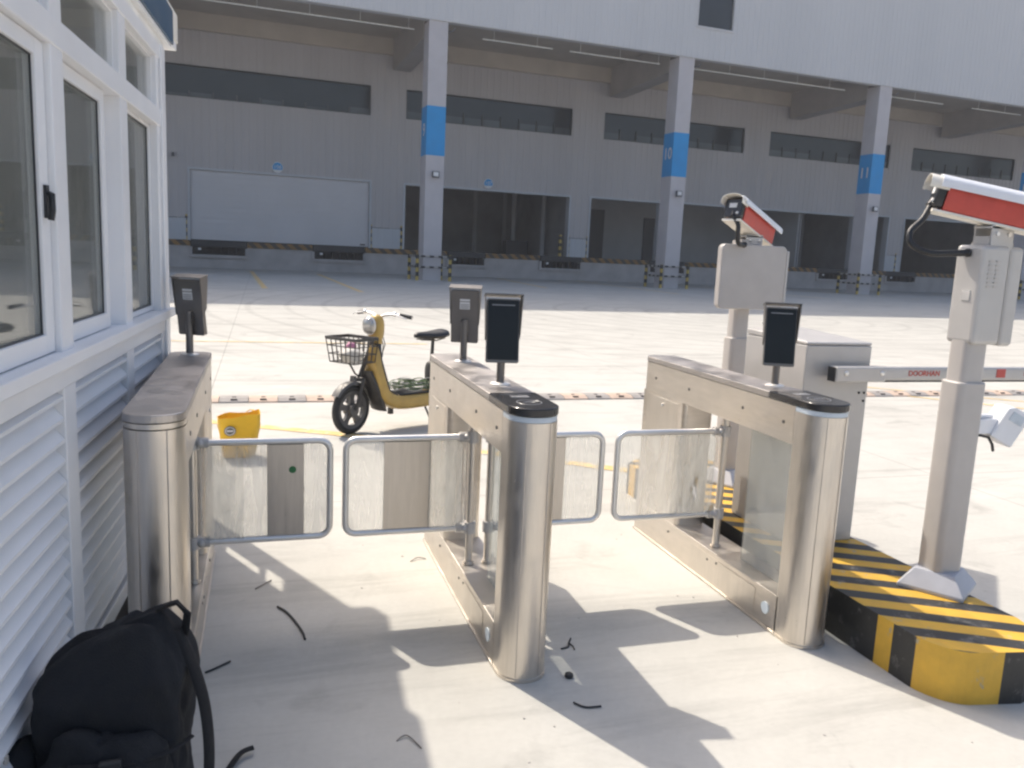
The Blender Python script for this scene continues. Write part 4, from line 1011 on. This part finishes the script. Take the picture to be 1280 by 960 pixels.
# leg shield and deck in one swept yellow shell
q = MB()
def sec(c, d, w_, t): # cross section at c, tangent d, half width w_, thickness t
    nrm_ = Vector((-d.z, 0, d.x)).normalized(); out = []
    for e, h in ((-1, -.5), (-.9, -1), (0, -1.15), (.9, -1), (1, -.5), (1, .5), (.85, 1), (0, 1.1), (-.85, 1), (-1, .5)):
        out.append(tuple(Vector(c) + Vector((0, 1, 0)) * w_ * e + nrm_ * t * h))
    return out
path = [((FW - .215, 0, .74), .04, .035), ((FW - .205, 0, .61), .075, .04), ((FW - .215, 0, .50), .115, .045), ((FW - .235, 0, .40), .13, .05), ((FW - .26, 0, .305), .135, .06), ((FW - .37, 0, .245), .14, .065), ((FW - .50, 0, .235), .14, .065), ((FW - .72, 0, .24), .135, .065), ((FW - .85, 0, .25), .12, .065)]
rings = []
for i, (c, w_, t_) in enumerate(path):
    a = Vector(path[max(i - 1, 0)][0]); b = Vector(path[min(i + 1, len(path) - 1)][0]); d = (b - a).normalized(); rings.append(sec(c, d, w_, t_))
q.loft(rings); sh = mesh_obj('body_shell', q, 'bike_yellow', bike, smooth=True)
sd = sh.modifiers.new('Subsurf', 'SUBSURF'); sd.levels = 1; sd.render_levels = 2
# dark inner leg guard behind the wheel and on the rider side
q = MB(); rings = []
for z_, x_, w_ in ((.18, FW - .245, .10), (.27, FW - .205, .115), (.36, FW - .165, .115), (.44, FW - .135, .10), (.52, FW - .12, .06)):
    rings.append([(x_ + .012 - .03 * abs(e) ** 2, w_ * e, z_) for e in (-1, -.5, 0, .5, 1)] + [(x_ - .012 - .03 * abs(e) ** 2, w_ * e, z_) for e in (1, .5, 0, -.5, -1)])
q.loft(rings); mesh_obj('splash_guard', q, 'bike_dark', bike, smooth=True)
q = MB(); rings = []
for i, (c, w_, t_) in enumerate(path[:6]):
    a = Vector(path[max(i - 1, 0)][0]); b = Vector(path[min(i + 1, len(path) - 1)][0]); d = (b - a).normalized(); nr = Vector((-d.z, 0, d.x)).normalized()
    if nr.x > 0: nr = -nr
    cc = Vector(c) + nr * (t_ + .006)
    rings.append([tuple(cc + Vector((0, w_ * e, 0)) + nr * h) for e, h in ((-.86, -.02), (-.8, .008), (0, .012), (.8, .008), (.86, -.02))])
q.loft(rings, False, closed=False); ig = mesh_obj('inner_guard', q, 'bike_dark', sh, smooth=True); so_ = ig.modifiers.new('Solidify', 'SOLIDIFY'); so_.thickness = .012
q = MB(); q.box(FW - .86, FW - .40, -.115, .115, .300, .312); mesh_obj('floor_mat', q, 'black', sh, bevel=.005)
# frame tube, seat post, battery cover, saddle, rear fender
q = MB(); q.tube([(FW - .38, 0, .19), (FW - .85, 0, .19), (-.48, 0, WRD)], .022, 10); q.box(FW - .44, FW - .40, -.05, -.02, .12, .19); q.tube([(-.10, .06, .17), (-.13, .14, .01)], .009, 8)
for s in (-1, 1): q.tube([(-.20, s * .08, .25), (-.48, s * .07, WRD)], .014, 8)
mesh_obj('frame', q, 'bike_dark', bike, smooth=True)
q = MB(); q.tube([(-.185, 0, .28), (-.205, 0, .56), (-.215, 0, .755)], [.024, .017, .0145], 12); sp = mesh_obj('seat_post', q, 'bike_dark', bike, smooth=True)
q = MB(); q.blob((-.20, 0, .45), (.045, .055, .11), .7, 18, 12); mesh_obj('shock_cover', q, 'bike_dark', sp, smooth=True)
q = MB(); rings = []
for x_, w_, z_, h_ in ((-.015, .018, .785, .018), (-.04, .035, .79, .03), (-.10, .048, .785, .036), (-.18, .085, .785, .040), (-.26, .112, .79, .045), (-.315, .108, .80, .042), (-.345, .07, .805, .03)):
    rings.append([(x_, w_ * math.cos(2 * math.pi * k / 16), z_ + h_ * math.sin(2 * math.pi * k / 16) * (1 if math.sin(2 * math.pi * k / 16) > 0 else .75)) for k in range(16)])
q.loft(rings); sd_ = mesh_obj('saddle', q, 'black', bike, smooth=True)
q = MB(); q.tube([(-.06, -.03, .755), (-.22, -.04, .745), (-.31, -.05, .765)], .006, 6); q.tube([(-.06, .03, .755), (-.22, .04, .745), (-.31, .05, .765)], .006, 6); mesh_obj('saddle_rail', q, 'bike_dark', sd_)
q = MB(); q.blob((-.47, 0, .42), (.20, .085, .075), .7, 20, 12); mesh_obj('rear_cowl', q, 'bike_yellow', bike, smooth=True)
q = MB(); q.box(-.72, -.68, -.05, .05, .40, .46); mesh_obj('tail_lamp', q, 'red', bike, bevel=.008)
# things lying in the basket and on the deck
bm4 = bike.matrix_basis
def on_bike(p): return bm4 @ Vector(p)
q = MB(); c = on_bike(TS @ Vector((FW - .02, .06, .68))); q.blob((0, 0, .055), (.055, .05, .06), .9, 16, 10, .35, 22)
tag(mesh_obj('bundle', q, 'pink', None, smooth=True), 'small pink crumpled bag inside the scooter basket', 'bag')
bpy.data.objects['bundle'].location = on_bike(TS @ Vector((FW - .07, -.07, .63)))
q = MB(); q.blob((0, 0, .05), (.085, .07, .055), .8, 18, 10, .35, 18, seed=4.); o = mesh_obj('paper_bundle', q, 'paper', None, smooth=True); tag(o, 'pale crumpled paper filling most of the scooter basket', 'paper')
o.location = on_bike(TS @ Vector((FW + .02, .02, .605)))
co = thing('cable_coil', 'loose coil of green and pale wire lying on the scooter floor', 'wire', on_bike((FW - .62, 0, .313)), ROT)
for nm, mt, sd2, cnt in (('green_strand', 'green_wire', 3, 9), ('pale_strand', 'pale_wire', 8, 8)):
    rr = random.Random(sd2); q = MB()
    for k in range(cnt):
        a0 = rr.random() * 6; rx = .12 + rr.random() * .10; ry = .05 + rr.random() * .045; z0 = .008 + rr.random() * .055; cx_, cy_ = rr.uniform(-.03, .05), rr.uniform(-.015, .015); w1 = rr.uniform(.005, .03)
        q.tube([(cx_ + rx * math.cos(a0 + 2 * math.pi * i / 26), cy_ + ry * math.sin(a0 + 2 * math.pi * i / 26), z0 + w1 * (1 + math.sin(2 * math.pi * i / 26 * 2 + k))) for i in range(26)], .0042, 6, closed=True)
    mesh_obj(nm, q, mt, co, smooth=True)

# ------------------------------------------------------------------ yellow bag on the ground
yb = thing('yellow_bag', 'bright yellow plastic bag standing open on the ground, with a round emblem', 'bag', (-.155, 6.02, 0), R(4))
yb.matrix_basis = yb.matrix_basis @ Matrix.Diagonal((1.06, 1.0, .93, 1))
def bagring(z, k=1.0, n=28, lip=0.):
    f = z / .34; a = (.108 + .035 * f) * k; b = (.075 + .025 * f) * k; out = []
    for i in range(n):
        t = 2 * math.pi * i / n; cx_ = math.copysign(abs(math.cos(t)) ** .6, math.cos(t)); cy_ = math.copysign(abs(math.sin(t)) ** .6, math.sin(t))
        e = 1 + .075 * noise.noise(Vector((cx_ * 3, cy_ * 3, z * 11))) + .03 * noise.noise(Vector((cx_ * 8, cy_ * 8, z * 30)))
        zz = z + (lip * (.4 * noise.noise(Vector((cx_ * 1.3 + 5, cy_ * 1.3, 2))) + .35 * cx_) if lip else 0)
        out.append((a * cx_ * e, b * cy_ * e, zz))
    return out
q = MB(); q.loft([bagring(.002, .9), bagring(.012, .97), bagring(.08), bagring(.16, .985), bagring(.24), bagring(.30, 1.01), bagring(.33, 1.0, lip=.05), bagring(.33, .975, lip=.05), bagring(.2, .95), bagring(.03, .93)])
mesh_obj('bag_body', q, 'bag_yellow', yb, smooth=True)
q = MB(); q.cyl((-.062, -.108, .225), (-.062, -.099, .225), .037, n=24); em = mesh_obj('emblem', q, 'bike_grey', yb)
q = MB(); q.tube([(-.062 + .029 * math.cos(a), -.1085, .225 + .029 * math.sin(a)) for a in [2 * math.pi * i / 20 for i in range(20)]], .003, 6, closed=True); q.box(-.082, -.042, -.1105, -.108, .220, .232, None); mesh_obj('emblem_ring', q, 'label', em)
q = MB()
for dx in (-.02, .02): q.tube([(.07 + dx, .06, .335), (.085 + dx * .5, .05, .355), (.10, .02, .35)], .004, 6)
mesh_obj('bag_handle', q, 'bag_yellow', yb)

# ------------------------------------------------------------------ backpack
bp_ = thing('backpack', 'black backpack leaning between the booth and the first turnstile', 'backpack', (-.42, 2.22, 0), R(-8))
q = MB()
rings = []; n = 72
for k in range(37):
    f = k / 36; z = .015 + .53 * f
    wx = .225 * (1 - .02 * f) * (1 - .45 * max(0, f - .80) ** 1.5 / .2 ** 1.5) ; wy = .15 * (1 - .25 * f) * (1 - .5 * max(0, f - .78) / .22)
    if k == 0: wx *= .85; wy *= .8
    ring = []
    for i in range(n):
        t = 2 * math.pi * i / n; cx_ = math.copysign(abs(math.cos(t)) ** .55, math.cos(t)); cy_ = math.copysign(abs(math.sin(t)) ** .6, math.sin(t))
        e = 1 + .12 * noise.noise(Vector((cx_ * 1.6, cy_ * 1.6, z * 6))) + .07 * noise.noise(Vector((cx_ * 4, cy_ * 4, z * 16))) - .05 * abs(noise.noise(Vector((cx_ * 3 + 7, cy_ * 3, z * 11 + cx_ * 2)))) ** .5 + .02 * noise.noise(Vector((cx_ * 13, cy_ * 13, z * 50)))
        ring.append((wx * cx_ * e + .015 * f, wy * cy_ * e + .07 * f, z + .042 * f ** 2 * cx_ + .035 * f * noise.noise(Vector((cx_ * 2, cy_ * 2, 3)))))
    rings.append(ring)
q.loft(rings); bd = mesh_obj('main_pack', q, 'fabric', bp_, smooth=True); bd.modifiers.new('Subsurf', 'SUBSURF').render_levels = 1
q = MB(); q.blob((.02, -.105, .19), (.18, .07, .17), .7, 48, 30, .22, 10, seed=2.); mesh_obj('front_pocket', q, 'fabric', bp_, smooth=True)
q = MB(); q.blob((-.225, -.03, .17), (.06, .09, .14), .7, 20, 14, .2, 9, seed=9.); mesh_obj('side_pocket', q, 'fabric', bp_, smooth=True)
q = MB(); q.blob((-.27, -.13, .17), (.10, .07, .085), .8, 30, 20, .32, 12, seed=12.); mesh_obj('hip_pad', q, 'fabric', bp_, smooth=True)
q = MB(); q.tube([(-.06, -.187, .24), (.0, -.192, .26), (.07, -.19, .255), (.13, -.175, .22)], .005, 8); mesh_obj('zip', q, 'webbing', bp_, smooth=True)
q = MB(); q.tube([(.12, .07, .545), (.14, .06, .59), (.19, .05, .605), (.22, .05, .575), (.21, .06, .52)], [.017] * 5, 8, flat=.45); mesh_obj('grab_handle', q, 'webbing', bp_, smooth=True)
bp_.matrix_basis = TR((-.365, 2.06, 0)) @ RZ(-4) @ Matrix.Diagonal((.82, .95, 1.02, 1))
def smooth_pts(pts, k=6):
    pts = [Vector(p) for p in pts]; sm = []
    for i in range(len(pts) - 1):
        p0, p1_, p2_, p3 = pts[max(i - 1, 0)], pts[i], pts[i + 1], pts[min(i + 2, len(pts) - 1)]
        for j in range(k):
            u = j / k; sm.append(.5 * ((2 * p1_) + (p2_ - p0) * u + (2 * p0 - 5 * p1_ + 4 * p2_ - p3) * u * u + (3 * p1_ - p0 - 3 * p2_ + p3) * u ** 3))
    sm.append(pts[-1]); return sm
q = MB(); q.tube(smooth_pts([(.19, .05, .53), (.235, .02, .46), (.275, -.01, .36), (.29, -.03, .24), (.28, -.04, .14), (.24, -.04, .08)]), .021, 10, flat=.5); mesh_obj('shoulder_strap', q, 'webbing', bp_, smooth=True)
q = MB(); q.blob((.285, -.035, .16), (.02, .016, .024), .6, 12, 8); bk_ = mesh_obj('strap_adjuster', q, 'black', bp_, smooth=True)
q = MB(); q.tube(smooth_pts([(.24, -.02, .07), (.27, .10, .018), (.30, .23, .011), (.34, .32, .018), (.385, .345, .020)]), [.012] * 24 + [.012], 8, flat=.35); mesh_obj('strap_tail', q, 'webbing', bp_, smooth=True)
q = MB(); q.box(-.005, .005, -.018, .018, -.01, .01, TR((-.235, -.13, .33)) @ RZ(50)); mesh_obj('zip_pull', q, 'chrome', bp_)

# seams, compression strap and buckle
q = MB()
for f0 in (.28, .62):
    pass
q.tube(smooth_pts([(.245, -.05, .30), (.19, -.125, .305), (.08, -.165, .31), (-.06, -.17, .315)]), .009, 8, flat=.4); mesh_obj('compression_strap', q, 'webbing', bp_, smooth=True)
q = MB(); q.box(-.03, .03, -.012, .006, -.016, .016, TR((.05, -.172, .311)) @ RZ(6)); mesh_obj('buckle', q, 'black', bp_, bevel=.005)
# ------------------------------------------------------------------ litter on the ground
def scrap(pts, r, label, mat='black'):
    base = Vector(pts[0]); pp = smooth_pts([(p[0] - base.x, p[1] - base.y, r + (p[2] if len(p) > 2 else 0)) for p in pts])
    q = MB(); q.tube(pp, r, 8); o = mesh_obj('wire_scrap', q, mat, None, smooth=True); o.location = (base.x, base.y, .001)
    tag(o, label, 'wire', 'cut wire scraps on the concrete'); return o
scrap([(.061, 3.39), (.095, 3.33), (.125, 3.24), (.152, 3.13), (.158, 3.07)], .0048, 'longest curved black wire scrap in the booth shadow')
scrap([(-.195, 2.885), (-.16, 2.91), (-.113, 2.95)], .004, 'short straight black wire scrap just right of the backpack')
scrap([(-.03, 3.60), (.01, 3.64, .004), (.039, 3.685)], .0028, 'thin dark wire scrap between the window light patches', 'dark_metal')
scrap([(1.118, 2.79), (1.15, 2.80), (1.165, 2.83), (1.187, 2.865)], .0035, 'bent dark wire scrap beside the middle turnstile post')
scrap([(1.165, 2.83), (1.172, 2.80), (1.168, 2.775)], .0028, 'tiny stub of wire crossing the bent scrap by the middle post')
scrap([(1.025, 2.415), (1.055, 2.378), (1.11, 2.372)], .0035, 'curved dark wire scrap in front of the middle turnstile')
scrap([(.40, 2.33), (.435, 2.345, .004), (.468, 2.275)], .0022, 'hooked thin wire scrap near the bottom picture edge', 'dark_metal')
scrap([(.70, 3.80), (.74, 3.83, .006), (.78, 3.82)], .0025, 'thin wire scrap under the left wing of the middle turnstile', 'dark_metal')
scrap([(3.0, 3.25), (3.12, 3.30, .01), (3.3, 3.2), (3.42, 3.05)], .003, 'pale loose wire on the lane behind the camera post', 'pale_wire')
nt_ = MB(); nt_.lathe([(.004, 0), (.015, .001), (.017, .006), (.015, .014), (.009, .018), (.004, .019)], 14)
o = mesh_obj('rubber_plug', nt_, 'black', None, smooth=True); o.location = (1.073, 2.585, .0005); tag(o, 'small round black plug on the ground by the middle turnstile post', 'plug')
rr = random.Random(3); q = MB()
for k in range(80):
    y = 1.9 + rr.random() ** 1.6 * 6; x = rr.uniform(-.15, 3.4) + (y - 2) * .25
    if abs(x - .91) < .13 and 2.5 < y < 4.2 or abs(x - 2.13) < .13 and 2.5 < y < 4.2 or 2.25 < x < 2.98 and 2 < y < 5: continue
    a = rr.uniform(.0011, .0028) * (1 + .12 * y); T = TR((x, y, .0005)) @ RZ(rr.uniform(0, 360))
    q.loft([[(a * c_ * rr.uniform(.7, 1.3), a * d_ * rr.uniform(.6, 1.2), z) for c_, d_ in ((-1, -1), (1.4, -.8), (1, 1), (-.7, .9))] for z in (0, a * rr.uniform(.4, .9))], True, T)
o = mesh_obj('grit', q, 'dock'); o['kind'] = 'stuff'
